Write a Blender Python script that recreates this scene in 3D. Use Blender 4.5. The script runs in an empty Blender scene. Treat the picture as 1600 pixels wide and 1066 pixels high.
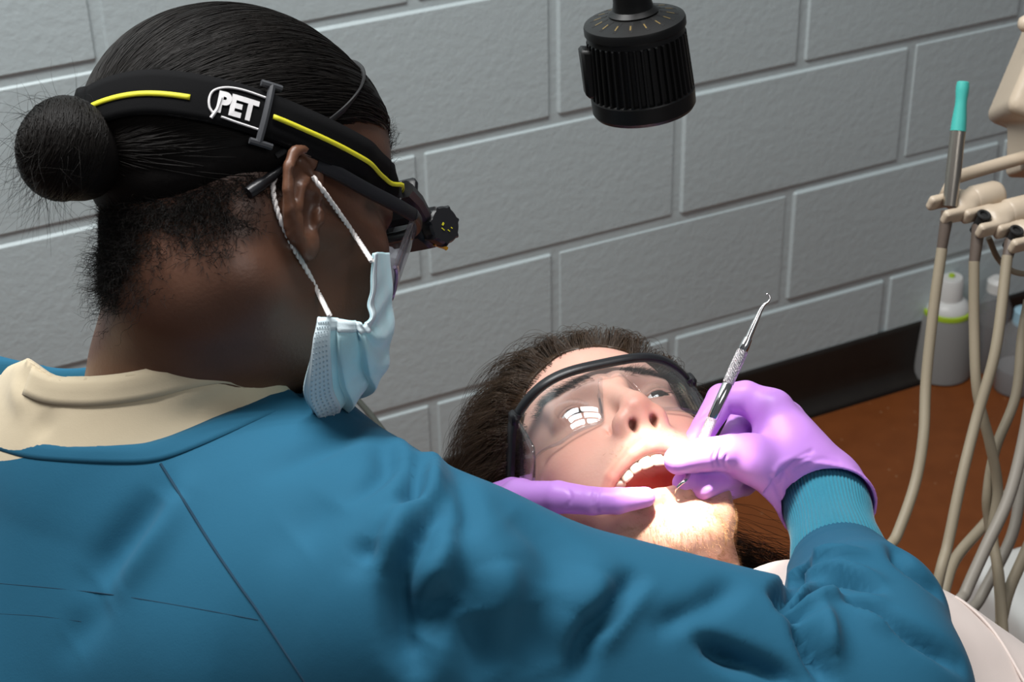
import bpy, math, random
import numpy as np
from mathutils import Vector, Matrix

# ------------------------------------------------------------------ camera, world, lights, exposure
random.seed(7)
RNG = np.random.default_rng(11)
SC = bpy.context.scene
COL = SC.collection
F_PX, PITCH, ROLL, CAM_Z = 2737.4, 0.54952, -0.022156, 1.6343
_fw = np.array([0, math.cos(PITCH), -math.sin(PITCH)])
_u0 = np.array([0, math.sin(PITCH), math.cos(PITCH)])
_r0 = np.array([1.0, 0, 0])
_c, _s = math.cos(ROLL), math.sin(ROLL)
CR, CU, CB = _c*_r0 + _s*_u0, -_s*_r0 + _c*_u0, -_fw        # right, up, towards the viewer
CAM = np.array([0, 0, CAM_Z])
CM = np.stack([CR, CU, CB], 1)                               # columns

def at(x, y, d):
    """world point seen at photo pixel x, y at distance d (m) along the viewing axis"""
    return CAM + CR*(x-800)/F_PX*d - CU*(y-533)/F_PX*d - CB*d
def view_dir(v):
    """direction given as right, up, towards-viewer -> world"""
    return CM @ np.asarray(v, float)

cam_data = bpy.data.cameras.new('camera')
cam = bpy.data.objects.new('camera', cam_data); COL.objects.link(cam)
cam.matrix_world = Matrix(((CR[0], CU[0], CB[0], 0), (CR[1], CU[1], CB[1], 0), (CR[2], CU[2], CB[2], CAM_Z), (0, 0, 0, 1)))
cam_data.sensor_width = 36.0
cam_data.lens = F_PX/1600*36
cam_data.clip_start = 0.05
cam_data.dof.use_dof = True
cam_data.dof.focus_distance = 1.13
cam_data.dof.aperture_fstop = 18.0
SC.camera = cam

SC.view_settings.view_transform = 'Standard'
SC.view_settings.look = 'None'
SC.view_settings.gamma = 1.0
SC.view_settings.use_curve_mapping = False
SC.view_settings.exposure = 0.0

world = bpy.data.worlds.new('room_ambient'); SC.world = world
world.use_nodes = True
world.node_tree.nodes['Background'].inputs[0].default_value = (0.80, 0.86, 0.95, 1)
world.node_tree.nodes['Background'].inputs[1].default_value = 0.10

def area_light(name, loc, target, size, size_y, power, color):
    ld = bpy.data.lights.new(name, 'AREA'); ld.shape = 'RECTANGLE'
    ld.size, ld.size_y, ld.energy, ld.color = size, size_y, power, color
    o = bpy.data.objects.new(name, ld); COL.objects.link(o)
    o.location = loc
    o.rotation_euler = (Vector(target)-Vector(loc)).to_track_quat('-Z', 'Y').to_euler()
    return o
world.node_tree.nodes['Background'].inputs[1].default_value = 0.13
for k in range(4):                                            # four tubes of the ceiling fixture
    area_light('ceiling_tube', (-0.52-.018*k, 1.03+.105*k, 2.60), (0, 0, 0), 1.7, 0.05, 16, (1.0, 1.0, 0.99)).rotation_euler = (0, 0, math.radians(9.5))
area_light('ceiling_panel_rear', (0.9, -0.7, 2.62), (0.7, 0.2, 0), 1.2, 0.6, 12, (1.0, 1.0, 0.99))
# the exam lamp's beam falls on the patient's mouth and chin
LAMP_TOP, LAMP_AIM = at(991, 31, 1.02), at(1090, 886, 1.205)
LAMP_AXIS = (LAMP_AIM-LAMP_TOP)/np.linalg.norm(LAMP_AIM-LAMP_TOP)
spot = bpy.data.lights.new('exam_lamp_beam', 'SPOT'); spot.energy = 25; spot.spot_size = math.radians(25); spot.spot_blend = 1.0; spot.shadow_soft_size = .010; spot.color = (1.0, .93, .82)
spot_o = bpy.data.objects.new('exam_lamp_beam', spot); COL.objects.link(spot_o)
spot_o.location = Vector([float(v) for v in LAMP_TOP+LAMP_AXIS*.062])
spot_o.rotation_euler = Vector([float(v) for v in LAMP_AXIS]).to_track_quat('-Z', 'Y').to_euler()


# ------------------------------------------------------------------ small toolkit
def nrm(v):
    v = np.asarray(v, float); return v/(np.linalg.norm(v)+1e-12)
def tag(o, label=None, cat=None, group=None, kind=None):
    if label: o['label'] = label
    if cat: o['category'] = cat
    if group: o['group'] = group
    if kind: o['kind'] = kind
    return o
def thing(name, loc, label, cat, group=None):
    o = bpy.data.objects.new(name, None); COL.objects.link(o)
    o.location = Vector([float(c) for c in loc]); o.empty_display_size = 0.02
    return tag(o, label, cat, group)
def world_loc(o):
    l = Vector((0, 0, 0))
    while o is not None: l = l+o.location; o = o.parent
    return np.array(l)
def new_mesh(name, V, faces, mat=None, parent=None, smooth=True, cols=None, base=None):
    """V: world coordinates. The object's origin is the parent's place (or base)"""
    V = np.asarray(V, np.float64)
    if parent is not None: V = V-world_loc(parent)
    elif base is not None: V = V-np.asarray(base)
    # outward winding
    if isinstance(faces, np.ndarray): tri = [faces[:, [0, i, i+1]] for i in range(1, faces.shape[1]-1)]
    else: tri = [np.array([(f[0], f[i], f[i+1]) for f in faces for i in range(1, len(f)-1)])]
    W = V-V.mean(0); vol = sum(np.einsum('ij,ij->', W[t[:, 0]], np.cross(W[t[:, 1]], W[t[:, 2]])) for t in tri)
    if vol < 0: faces = faces[:, ::-1].copy() if isinstance(faces, np.ndarray) else [tuple(f[::-1]) for f in faces]
    me = bpy.data.meshes.new(name)
    if isinstance(faces, np.ndarray):
        nf, k = faces.shape
        me.vertices.add(len(V)); me.vertices.foreach_set('co', V.astype(np.float32).ravel())
        me.loops.add(nf*k); me.loops.foreach_set('vertex_index', faces.astype(np.int32).ravel())
        me.polygons.add(nf)
        me.polygons.foreach_set('loop_start', np.arange(0, nf*k, k, dtype=np.int32))
        me.update(calc_edges=True)
    else:
        me.from_pydata(V.tolist(), [], faces); me.update()
    if smooth: me.polygons.foreach_set('use_smooth', np.ones(len(me.polygons), bool))
    if cols is not None:
        a = me.color_attributes.new('Col', 'FLOAT_COLOR', 'POINT')
        a.data.foreach_set('color', np.concatenate([cols, np.ones((len(V), 1))], 1).astype(np.float32).ravel())
    o = bpy.data.objects.new(name, me); COL.objects.link(o)
    if mat: me.materials.append(mat)
    if parent is not None: o.parent = parent
    elif base is not None: o.location = Vector([float(c) for c in base])
    return o
class MB:
    """collects simple shapes (world coordinates) into one mesh"""
    def __init__(s): s.V = []; s.F = []; s.n = 0
    def add(s, V, F):
        V = np.asarray(V, float)
        s.V.append(V); s.F += [tuple(int(i)+s.n for i in f) for f in F]; s.n += len(V); return s
    def tube(s, pts, rad, seg=10, caps=True, flat=1.0, up=None):
        pts = np.asarray(pts, float); n = len(pts)
        rad = np.full(n, rad) if np.isscalar(rad) else np.asarray(rad, float)
        T = np.gradient(pts, axis=0); T /= np.linalg.norm(T, axis=1)[:, None]+1e-12
        a = np.asarray(up, float) if up is not None else (np.array([0, 0, 1.]) if abs(T[0, 2]) < .9 else np.array([1., 0, 0]))
        V = []
        for i in range(n):
            a = nrm(a-T[i]*(a@T[i])); b = np.cross(T[i], a)
            for j in range(seg):
                t = 2*math.pi*j/seg
                V.append(pts[i]+rad[i]*(math.cos(t)*a*flat+math.sin(t)*b))
        F = [(i*seg+j, i*seg+(j+1) % seg, (i+1)*seg+(j+1) % seg, (i+1)*seg+j) for i in range(n-1) for j in range(seg)]
        if caps: F += [tuple(range(seg-1, -1, -1)), tuple((n-1)*seg+j for j in range(seg))]
        return s.add(V, F)
    def lathe(s, o, axis, prof, seg=32, ref=None):
        """prof: (along axis, radius) pairs"""
        axis = nrm(axis); a = np.asarray(ref, float) if ref is not None else (np.array([0, 0, 1.]) if abs(axis[2]) < .9 else np.array([1., 0, 0]))
        a = nrm(a-axis*(a@axis)); b = np.cross(axis, a); o = np.asarray(o, float)
        V = [o+axis*h+r*(math.cos(2*math.pi*j/seg)*a+math.sin(2*math.pi*j/seg)*b) for h, r in prof for j in range(seg)]
        n = len(prof)
        F = [(i*seg+j, i*seg+(j+1) % seg, (i+1)*seg+(j+1) % seg, (i+1)*seg+j) for i in range(n-1) for j in range(seg)]
        F += [tuple(range(seg-1, -1, -1)), tuple((n-1)*seg+j for j in range(seg))]
        return s.add(V, F)
    def box(s, c, ax, size, bev=0.0):
        """box with axes ax (3 unit vectors as rows), full sizes, chamfered edges"""
        c = np.asarray(c, float); A = np.asarray(ax, float); h = np.asarray(size, float)/2; b = min(bev, h.min()*.95)
        if b <= 0:
            V = [c+(np.array([x, y, z])*h)@A for x in (-1, 1) for y in (-1, 1) for z in (-1, 1)]
            return s.add(V, [(0, 1, 3, 2), (4, 6, 7, 5), (0, 4, 5, 1), (2, 3, 7, 6), (0, 2, 6, 4), (1, 5, 7, 3)])
        V = []; idx = {}
        for x in (-1, 1):
            for y in (-1, 1):
                for z in (-1, 1):
                    for k in range(3):
                        q = np.array([x, y, z], float)*h; m = np.array([x, y, z])*b; m[k] = 0
                        idx[(x, y, z, k)] = len(V); V.append(c+(q-m)@A)
        F = []
        for k in range(3):
            i, j = (k+1) % 3, (k+2) % 3
            for sg in (-1, 1):
                def v(a, d):
                    t = [0, 0, 0]; t[k] = sg; t[i] = a; t[j] = d; return idx[(t[0], t[1], t[2], k)]
                f = (v(-1, -1), v(1, -1), v(1, 1), v(-1, 1)); F.append(f if sg > 0 else f[::-1])
        for k in range(3):                                    # edges along axis k
            i, j = (k+1) % 3, (k+2) % 3
            for a in (-1, 1):
                for d in (-1, 1):
                    def v(e, w):
                        t = [0, 0, 0]; t[k] = e; t[i] = a; t[j] = d; return idx[(t[0], t[1], t[2], w)]
                    f = (v(-1, i), v(1, i), v(1, j), v(-1, j)); F.append(f if a*d < 0 else f[::-1])
        for x in (-1, 1):
            for y in (-1, 1):
                for z in (-1, 1):
                    f = tuple(idx[(x, y, z, k)] for k in range(3)); F.append(f if x*y*z > 0 else f[::-1])
        return s.add(V, F)
    def build(s, name, mat, parent=None, smooth=True, base=None, angle=40):
        o = new_mesh(name, np.concatenate(s.V), s.F, mat, parent, smooth, base=base)
        if smooth:
            try: o.data.set_sharp_from_angle(angle=math.radians(angle))
            except Exception: pass
        return o
def cr(pts, n=8):
    """Catmull-Rom curve through points"""
    P = np.asarray(pts, float); Q = np.concatenate([[2*P[0]-P[1]], P, [2*P[-1]-P[-2]]]); out = []
    for i in range(len(P)-1):
        p0, p1, p2, p3 = Q[i:i+4]
        for t in np.linspace(0, 1, n, endpoint=False):
            out.append(.5*((2*p1)+(-p0+p2)*t+(2*p0-5*p1+4*p2-p3)*t*t+(-p0+3*p1-3*p2+p3)*t**3))
    out.append(P[-1]); return np.array(out)
def dup(o, parent=None):
    c = o.copy(); COL.objects.link(c)
    if parent is not None: c.parent = parent
    for ch in o.children: dup(ch, c)
    return c

# signed distance modelling: ordered list of smooth unions / cuts, meshed with surface nets
def smin(a, b, k):
    h = np.clip(.5+.5*(b-a)/k, 0, 1); return b+(a-b)*h-k*h*(1-h)
class SDF:
    def __init__(s): s.ops = []
    def _p(s, f, k, cut, w=None): s.ops.append((f, k, cut)); return s
    def ell(s, c, r, k=.01, cut=False, sym=False, R=None):
        c = np.array(c, float); r = np.array(r, float); R = None if R is None else np.array(R, float)
        def f(P):
            q = (np.stack([np.abs(P[:, 0]), P[:, 1], P[:, 2]], 1) if sym else P)-c
            if R is not None: q = q@R.T
            k0 = np.sqrt(((q/r)**2).sum(1)); k1 = np.sqrt(((q/r**2)**2).sum(1))+1e-9
            return k0*(k0-1)/k1
        return s._p(f, k, cut)
    def cap(s, a, b, ra, rb=None, k=.01, cut=False, sym=False, sq=None):
        a = np.array(a, float); b = np.array(b, float); rb = ra if rb is None else rb; ab = b-a; L = ab@ab
        def f(P):
            q = (np.stack([np.abs(P[:, 0]), P[:, 1], P[:, 2]], 1) if sym else P)-a
            t = np.clip(q@ab/L, 0, 1); e = q-t[:, None]*ab
            if sq is not None:                                # squash: (direction, factor)
                d = e@sq[0]; e = e+np.outer(d*(sq[1]-1), sq[0])
            return np.sqrt((e*e).sum(1))-(ra+(rb-ra)*t)
        return s._p(f, k, cut)
    def chain(s, pts, rad, k=.01, cut=False, sym=False, sq=None):
        n = len(pts); rad = [rad]*n if np.isscalar(rad) else rad
        g = SDF()
        for i in range(n-1): g.cap(pts[i], pts[i+1], rad[i], rad[i+1], 1e-6 if i == 0 else .0015, sym=sym, sq=sq)
        return s._p(g.ev, k, cut)
    def fn(s, f, k=.01, cut=False): return s._p(f, k, cut)
    def ev(s, P):
        d = None
        for f, k, cut in s.ops:
            e = f(P)
            if d is None: d = e
            elif cut: d = -smin(-d, e, k)
            else: d = smin(d, e, k)
        return d
    def grad(s, P, h=.0012):
        g = np.stack([s.ev(P+e)-s.ev(P-e) for e in np.eye(3)*h], 1)
        return g/(np.linalg.norm(g, axis=1)[:, None]+1e-12)
    def project(s, P, lev=0.0, it=4):
        for _ in range(it): P = P-s.grad(P)*(s.ev(P)-lev)[:, None]
        return P
    def hit(s, o, d, t0=.3, t1=3.0):
        """first crossing along a ray"""
        t = np.linspace(t0, t1, 1200); e = s.ev(o+t[:, None]*d); i = np.argmax(e < 0)
        return o+d*t[i] if e[i] < 0 else None
    def mesh(s, lo, hi, h, B=8):
        lo = np.array(lo, float); n = np.ceil((np.array(hi)-lo)/h/B).astype(int)
        N = n*B+1
        cc = np.stack(np.meshgrid(*[(np.arange(m)+.5)*B*h for m in n], indexing='ij'), -1)
        cd = s.ev((cc.reshape(-1, 3)+lo)).reshape(n)
        S = np.repeat(np.repeat(np.repeat(np.sign(cd)*1.0, B, 0), B, 1), B, 2).astype(np.float32)
        S = np.pad(S, ((0, 1),)*3, mode='edge')
        act = np.argwhere(np.abs(cd) < B*h*1.05)
        loc = np.stack(np.meshgrid(*[np.arange(B+1)]*3, indexing='ij'), -1).reshape(-1, 3)
        for c in range(0, len(act), 400):
            I = (act[c:c+400, None, :]*B+loc[None]).reshape(-1, 3)
            S[I[:, 0], I[:, 1], I[:, 2]] = s.ev(I*h+lo)
        ins = S < 0
        A, Bb = ins[:-1], ins[1:]
        cnt = sum(ins[x:N[0]-1+x, y:N[1]-1+y, z:N[2]-1+z].astype(np.int8) for x in (0, 1) for y in (0, 1) for z in (0, 1))
        cells = np.argwhere((cnt > 0) & (cnt < 8))
        vid = np.full(cnt.shape, -1, np.int32); vid[cells[:, 0], cells[:, 1], cells[:, 2]] = np.arange(len(cells))
        acc = np.zeros((len(cells), 3)); num = np.zeros(len(cells))
        co = [np.array([x, y, z]) for x in (0, 1) for y in (0, 1) for z in (0, 1)]
        vals = [S[cells[:, 0]+q[0], cells[:, 1]+q[1], cells[:, 2]+q[2]] for q in co]
        for i in range(8):
            for j in range(i+1, 8):
                if np.abs(co[i]-co[j]).sum() == 1:
                    a, b = vals[i], vals[j]; m = (a < 0) != (b < 0)
                    t = np.where(m, a/(np.where(m, a-b, 1)), 0)
                    acc += np.where(m[:, None], co[i]+t[:, None]*(co[j]-co[i]), 0); num += m
        V = (cells+acc/num[:, None])*h+lo
        F = []
        for ax in range(3):
            sl0 = [slice(1, -1)]*3; sl0[ax] = slice(0, -1); sl1 = [slice(1, -1)]*3; sl1[ax] = slice(1, None)
            a, b = ins[tuple(sl0)], ins[tuple(sl1)]
            e = np.argwhere(a != b); off = np.ones(3, int); off[ax] = 0; e = e+off
            i, j = (ax+1) % 3, (ax+2) % 3
            di = np.zeros(3, int); di[i] = 1; dj = np.zeros(3, int); dj[j] = 1
            q = [e-di-dj, e-dj, e, e-di]
            Q = np.stack([vid[c[:, 0], c[:, 1], c[:, 2]] for c in q], 1)
            flip = ~ins[e[:, 0], e[:, 1], e[:, 2]]
            Q[flip] = Q[flip][:, ::-1]
            F.append(Q)
        F = np.concatenate(F); F = F[(F >= 0).all(1)]
        return V, F
def smooth_mesh(V, F, it=2, lam=.5):
    for _ in range(it):
        acc = np.zeros_like(V); c = np.zeros(len(V))
        for k in range(4):
            a, b = F[:, k], F[:, (k+1) % 4]
            for d in range(3):
                acc[:, d] += np.bincount(a, V[b, d], len(V))+np.bincount(b, V[a, d], len(V))
            c += np.bincount(a, minlength=len(V))+np.bincount(b, minlength=len(V))
        V = V+lam*(acc/np.maximum(c, 1)[:, None]-V)
    return V
def vnormals(V, F):
    n = np.cross(V[F[:, 2]]-V[F[:, 0]], V[F[:, 3]]-V[F[:, 1]]); N = np.zeros_like(V)
    for k in range(4):
        for d in range(3): N[:, d] += np.bincount(F[:, k], n[:, d], len(V))
    return N/(np.linalg.norm(N, axis=1)[:, None]+1e-12)
def ss(a, b, x): t = np.clip((x-a)/(b-a), 0, 1); return t*t*(3-2*t)

def strands(name, S, rad, mat, parent, kind='stuff', tip=.3):
    """S: (n, k, 3) world points -> one hair curves object"""
    n, k, _ = S.shape
    cd = bpy.data.hair_curves.new(name); cd.add_curves([k]*n)
    P = S.reshape(-1, 3)-(world_loc(parent) if parent is not None else 0)
    cd.attributes['position'].data.foreach_set('vector', P.astype(np.float32).ravel())
    r = np.tile(np.linspace(1, tip, k), n)*(rad if np.isscalar(rad) else np.repeat(rad, k))
    ra = cd.attributes.get('radius') or cd.attributes.new('radius', 'FLOAT', 'POINT')
    ra.data.foreach_set('value', r.astype(np.float32))
    o = bpy.data.objects.new(name, cd); COL.objects.link(o)
    cd.materials.append(mat)
    if parent is not None: o.parent = parent
    if kind: o['kind'] = kind
    return o

# ------------------------------------------------------------------ materials
def mat(name, color, rough=.5, metal=0.0, noise=None, bump=None, attr=False, sss=0.0, sss_r=(1, .35, .2), trans=0.0, ior=1.45,
        coat=0.0, sheen=0.0, emit=None, spec=.5, coords='Object', alpha=1.0, rvar=0.0):
    """noise=(scale, amount, second colour); bump=(scale, strength, distance) or list of them"""
    m = bpy.data.materials.new(name); m.use_nodes = True
    nt = m.node_tree; N = nt.nodes; L = nt.links; b = N['Principled BSDF']
    b.inputs['Base Color'].default_value = (*color, 1); b.inputs['Roughness'].default_value = rough
    b.inputs['Metallic'].default_value = metal; b.inputs['Specular IOR Level'].default_value = spec
    b.inputs['IOR'].default_value = ior; b.inputs['Alpha'].default_value = alpha
    if trans: b.inputs['Transmission Weight'].default_value = trans
    if coat: b.inputs['Coat Weight'].default_value = coat; b.inputs['Coat Roughness'].default_value = .15
    if sheen: b.inputs['Sheen Weight'].default_value = sheen; b.inputs['Sheen Roughness'].default_value = .4
    if sss:
        b.inputs['Subsurface Weight'].default_value = sss; b.inputs['Subsurface Radius'].default_value = sss_r
        b.inputs['Subsurface Scale'].default_value = .006
    if emit: b.inputs['Emission Color'].default_value = (*emit[0], 1); b.inputs['Emission Strength'].default_value = emit[1]
    tc = N.new('ShaderNodeTexCoord')
    src = None
    if attr:
        a = N.new('ShaderNodeVertexColor'); a.layer_name = 'Col'; src = a.outputs['Color']
    if noise:
        t = N.new('ShaderNodeTexNoise'); t.inputs['Scale'].default_value = noise[0]; t.inputs['Detail'].default_value = 5
        L.new(tc.outputs[coords], t.inputs['Vector'])
        mx = N.new('ShaderNodeMix'); mx.data_type = 'RGBA'
        if src: L.new(src, mx.inputs[6])
        else: mx.inputs[6].default_value = (*color, 1)
        mx.inputs[7].default_value = (*noise[2], 1)
        r = N.new('ShaderNodeMapRange'); r.inputs[1].default_value = .35; r.inputs[2].default_value = .7; r.inputs[4].default_value = noise[1]
        L.new(t.outputs['Fac'], r.inputs[0]); L.new(r.outputs[0], mx.inputs[0]); src = mx.outputs[2]
    if src: L.new(src, b.inputs['Base Color'])
    prev = None
    for bp in ([bump] if isinstance(bump, tuple) else (bump or [])):
        t = N.new('ShaderNodeTexNoise'); t.inputs['Scale'].default_value = bp[0]; t.inputs['Detail'].default_value = 4
        L.new(tc.outputs[coords], t.inputs['Vector'])
        bn = N.new('ShaderNodeBump'); bn.inputs['Strength'].default_value = bp[1]; bn.inputs['Distance'].default_value = bp[2]
        L.new(t.outputs['Fac'], bn.inputs['Height'])
        if prev: L.new(prev.outputs[0], bn.inputs['Normal'])
        L.new(bn.outputs[0], b.inputs['Normal']); prev = bn
    return m

# ------------------------------------------------------------------ the setting: block wall, cove base, floor
PS = 1.13566
WD = np.array([math.sin(PS), math.cos(PS), 0]); WN = np.array([math.cos(PS), -math.sin(PS), 0]); UZ = np.array([0, 0, 1.0])
WO = np.array([0.0665, 2.241, 0])
def on_wall(u, z, out=0.0): return WO+WD*u+UZ*z+WN*out
BW, BH, Z1 = 0.4064, 0.2032, CAM_Z-0.81084
M_wall = mat('painted_block', (.475, .550, .565), .42, noise=(3.0, .25, (.44, .51, .52)), bump=[(80, .27, .003), (240, .22, .0015)], spec=.4)
M_base = mat('brown_rubber_base', (.012, .009, .007), .45, noise=(40, .3, (.02, .016, .012)))
M_floor = mat('terrazzo', (.180, .052, .013), .45, noise=(22, .55, (.125, .034, .008)), bump=(60, .1, .001), spec=.3)
def floor_specks(m):
    nt = m.node_tree; N = nt.nodes; L = nt.links; b = N['Principled BSDF']
    src = b.inputs['Base Color'].links[0].from_socket
    v = N.new('ShaderNodeTexVoronoi'); v.inputs['Scale'].default_value = 38
    tc = N.new('ShaderNodeTexCoord'); L.new(tc.outputs['Object'], v.inputs['Vector'])
    r = N.new('ShaderNodeMapRange'); r.inputs[1].default_value = .10; r.inputs[2].default_value = .04; r.inputs[4].default_value = .5
    L.new(v.outputs['Distance'], r.inputs[0])
    mx = N.new('ShaderNodeMix'); mx.data_type = 'RGBA'; L.new(r.outputs[0], mx.inputs[0]); L.new(src, mx.inputs[6])
    mx.inputs[7].default_value = (.36, .22, .12, 1); L.new(mx.outputs[2], b.inputs['Base Color'])
floor_specks(M_floor)
wall = MB().box(on_wall(.3, 1.15, -.0535), (WD, WN, UZ), (6.6, .10, 2.9)).build('wall_back', M_wall, smooth=False, base=on_wall(.3, 0))
tag(wall, 'pale blue-grey painted concrete block wall behind the two people', kind='structure')
blk = None
for r in range(-2, 5):                                        # course r hangs below bed joint r
    zc = Z1-BH*(r-.5) - BH
    half = 0.0 if r % 2 == 0 else .5
    for c in range(-5, 6):
        uc = (c+half+.0)*BW+BW/2
        p = on_wall(uc, zc, -.0125)+RNG.normal(0, .0006, 3)
        if blk is None:
            blk = MB().box(np.zeros(3), (WD, WN, UZ), (BW-.003, .024, BH-.003), .0078).build('block', M_wall, wall, smooth=False)
            blk.data.transform(Matrix.Translation(Vector(world_loc(wall)))); o = blk
        else:
            o = blk.copy(); COL.objects.link(o); o.parent = wall
        o.location = Vector(p-world_loc(wall)); o.rotation_euler = (0, 0, float(RNG.normal(0, .0015)))
pf = [(0, .0), (.034, .0), (.020, .004), (.011, .012), (.007, .026), (.0055, .045), (.0045, .098), (.003, .1055), (0, .1065)]
V = [on_wall(u, z, o) for u in (-2.6, 3.3) for o, z in pf]; n = len(pf)
bb = new_mesh('baseboard_back', V, [(i, i+1, n+i+1, n+i) for i in range(n-1)]+[tuple(range(n))[::-1], tuple(range(n, 2*n))], M_base, base=on_wall(0, 0))
tag(bb, 'dark brown rubber cove base along the block wall', kind='structure')
fl = MB().box((.4, 1.4, -.05), np.eye(3), (7, 6.4, .1)).build('floor', M_floor, smooth=False, base=(.4, 1.4, 0))
tag(fl, 'reddish brown speckled terrazzo floor', kind='structure')

# ------------------------------------------------------------------ the patient, lying back with an open mouth
PR = np.array([[0.945656, -0.001382, -0.325165], [0.188565, 0.817009, 0.544921], [-0.26491, 0.576623, -0.772871]])
PT = np.array([0.074091, -0.112129, -1.297963])
def pat(P): return CAM+(np.asarray(P, float)@PR.T+PT)@CM.T    # patient head coordinates (left, front, crown) -> world
def rx(d): a = math.radians(d); return np.array([[1, 0, 0], [0, math.cos(a), -math.sin(a)], [0, math.sin(a), math.cos(a)]])
def face_upper(S, male=True):
    """skull, brow, nose, cheeks and eyelids shared by both heads (metres; x left, y front, z crown)"""
    S.ell((0, -.008, .033), (.0735, .097, .083))
    S.ell((0, .034, .036), (.058, .055, .052), .02)
    S.ell((0, .043, -.034), (.051, .049, .055), .025)
    S.cap((.008, .0895, .0145), (.042, .075, .0165), .0068, .006, .011, sym=True)
    S.ell((.038, .056, -.026), (.019, .018, .016), .024, sym=True)
    S.ell((.0560, -.002, -.018), (.013, .044, .014), .02, sym=True)
    # eye sockets, lids
    S.ell((.033, .094, .0015), (.0165, .0115, .0105), .010, cut=True, sym=True)
    S.ell((.0325, .0715, .001), (.0150, .0142, .0140), .004, sym=True)
    # nose
    S.cap((0, .088, .008), (0, .1045, -.030), .0065, .0088, .012)
    S.ell((0, .1045, -.0375), (.0110, .0098, .0092), .007)
    S.ell((.0120, .0965, -.0425), (.0080, .0115, .0082), .006, sym=True)
    S.cap((0, .1030, -.0445), (0, .093, -.0500), .0042, .0048, .006)
    S.ell((.0188, .089, -.0405), (.0024, .006, .009), .005, cut=True, sym=True)
    S.ell((.0075, .0985, -.0505), (.0050, .0075, .0090), .003, cut=True, sym=True, R=rx(-20))
def ear(S, k=.004, bx=.0725):
    o = np.array([bx, .004, -.014]); ea = np.array([.26, -.965, 0]); eb = np.array([.06, -.13, .99]); en = np.cross(ea, eb); en = en if en[0] > 0 else -en
    R = np.stack([nrm(ea), nrm(eb), nrm(en)])
    def q(a, b, h=0): return o+(ea*a+eb*b+en*h)*.00092
    S.ell(q(15, 3, -4), (.0143, .0267, .0037), .004, sym=True, R=R)                  # plate
    S.ell(q(9, -2, -8), (.012, .020, .009), .006, sym=True, R=R)                     # root behind the bowl
    S.ell(q(8, -25, -1), (.0080, .0095, .0042), .005, sym=True, R=R)                 # lobe
    S.chain([q(7, 1, 0), q(2, 8, 2), q(2, 20, 2), (q(7, 30, 1.5)), q(16, 35, 1), q(25, 31, 1), (q(31, 20, 1.5)), q(32, 6, 1.5), q(29, -6, 1), q(22, -17, .5), q(14, -27, 0)],
            [.0022, .0026, .0030, .0034, .0036, .0036, .0036, .0036, .0034, .0032, .0034], .0025, sym=True)
    S.ell(q(11, -4, 1.5), (.0085, .0120, .0060), .002, cut=True, sym=True, R=R)      # bowl
    S.chain([q(10, 22, 2.5), q(20, 26, 2.5), q(26, 17, 2.5), q(26, 4, 2.5)], [.003, .0032, .003, .0022], .0015, cut=True, sym=True)
    S.chain([q(20, -15, 1), q(22, -2, 1.5), q(19, 10, 1.5), q(12, 17, 1)], [.0024, .0028, .0028, .0022], .002, sym=True)
    S.ell(q(2, -6, 2), (.0038, .0058, .0036), .0025, sym=True, R=R)                  # tragus
PH = SDF()
face_upper(PH)
PH.ell((.036, .046, -.058), (.021, .030, .034), .02, sym=True)             # cheeks
PH.ell((0, .069, -.060), (.032, .027, .021), .018)                           # upper lip mound
PH.ell((0, .012, -.086), (.042, .044, .042), .03)
PH.cap((.0400, -.016, -.066), (.010, .053, -.1225), .0145, .0150, .022, sym=True)   # jaw bone, swung open
PH.cap((.0385, .026, -.030), (.029, .050, -.098), .0165, .0125, .02, sym=True)     # stretched cheek
PH.ell((0, .0580, -.1250), (.0200, .0180, .0165), .010)                       # chin
PH.ell((0, .060, -.106), (.022, .014, .012), .012)
PH.cap((0, -.030, -.085), (0, -.022, -.225), .046, .055, .03)                 # neck
PH.cap((.030, .0, -.085), (.016, .010, -.20), .014, .014, .02, sym=True)
PH.cap((.0, .022, -.150), (0, .016, -.165), .012, .014, .02)
ear(PH)
PH.ell((-.0035, .070, -.0815), (.0340, .030, .0145), .006, cut=True)               # the open mouth
PH.ell((0, .036, -.085), (.0235, .036, .0170), .006, cut=True)
UL = [(-.0420, .0630, -.0800), (-.0310, .0785, -.0722), (-.015, .0910, -.0668), (-.0045, .0955, -.0645), (0, .0950, -.0655), (.0045, .0955, -.0645), (.013, .0915, -.0668), (.0250, .0815, -.0725), (.0350, .0665, -.0800)]
LL = [(-.0420, .0630, -.0800), (-.0360, .0670, -.0875), (-.0220, .0735, -.0935), (-.009, .0750, -.0970), (0, .0748, -.0976), (.009, .0750, -.0970), (.0200, .0735, -.0935), (.0290, .0710, -.0865), (.0350, .0665, -.0800)]
PH.chain(UL, [.0032, .0036, .0039, .0040, .0037, .0040, .0039, .0036, .0032], .005)
PH.chain(LL, [.0034, .0046, .0056, .0060, .0060, .0060, .0056, .0046, .0034], .005)
def jaw_off(V):
    V = V.copy(); V[:, 0] += .004*ss(-.065, -.115, V[:, 2])*ss(-.04, .03, V[:, 1]); return V
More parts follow.
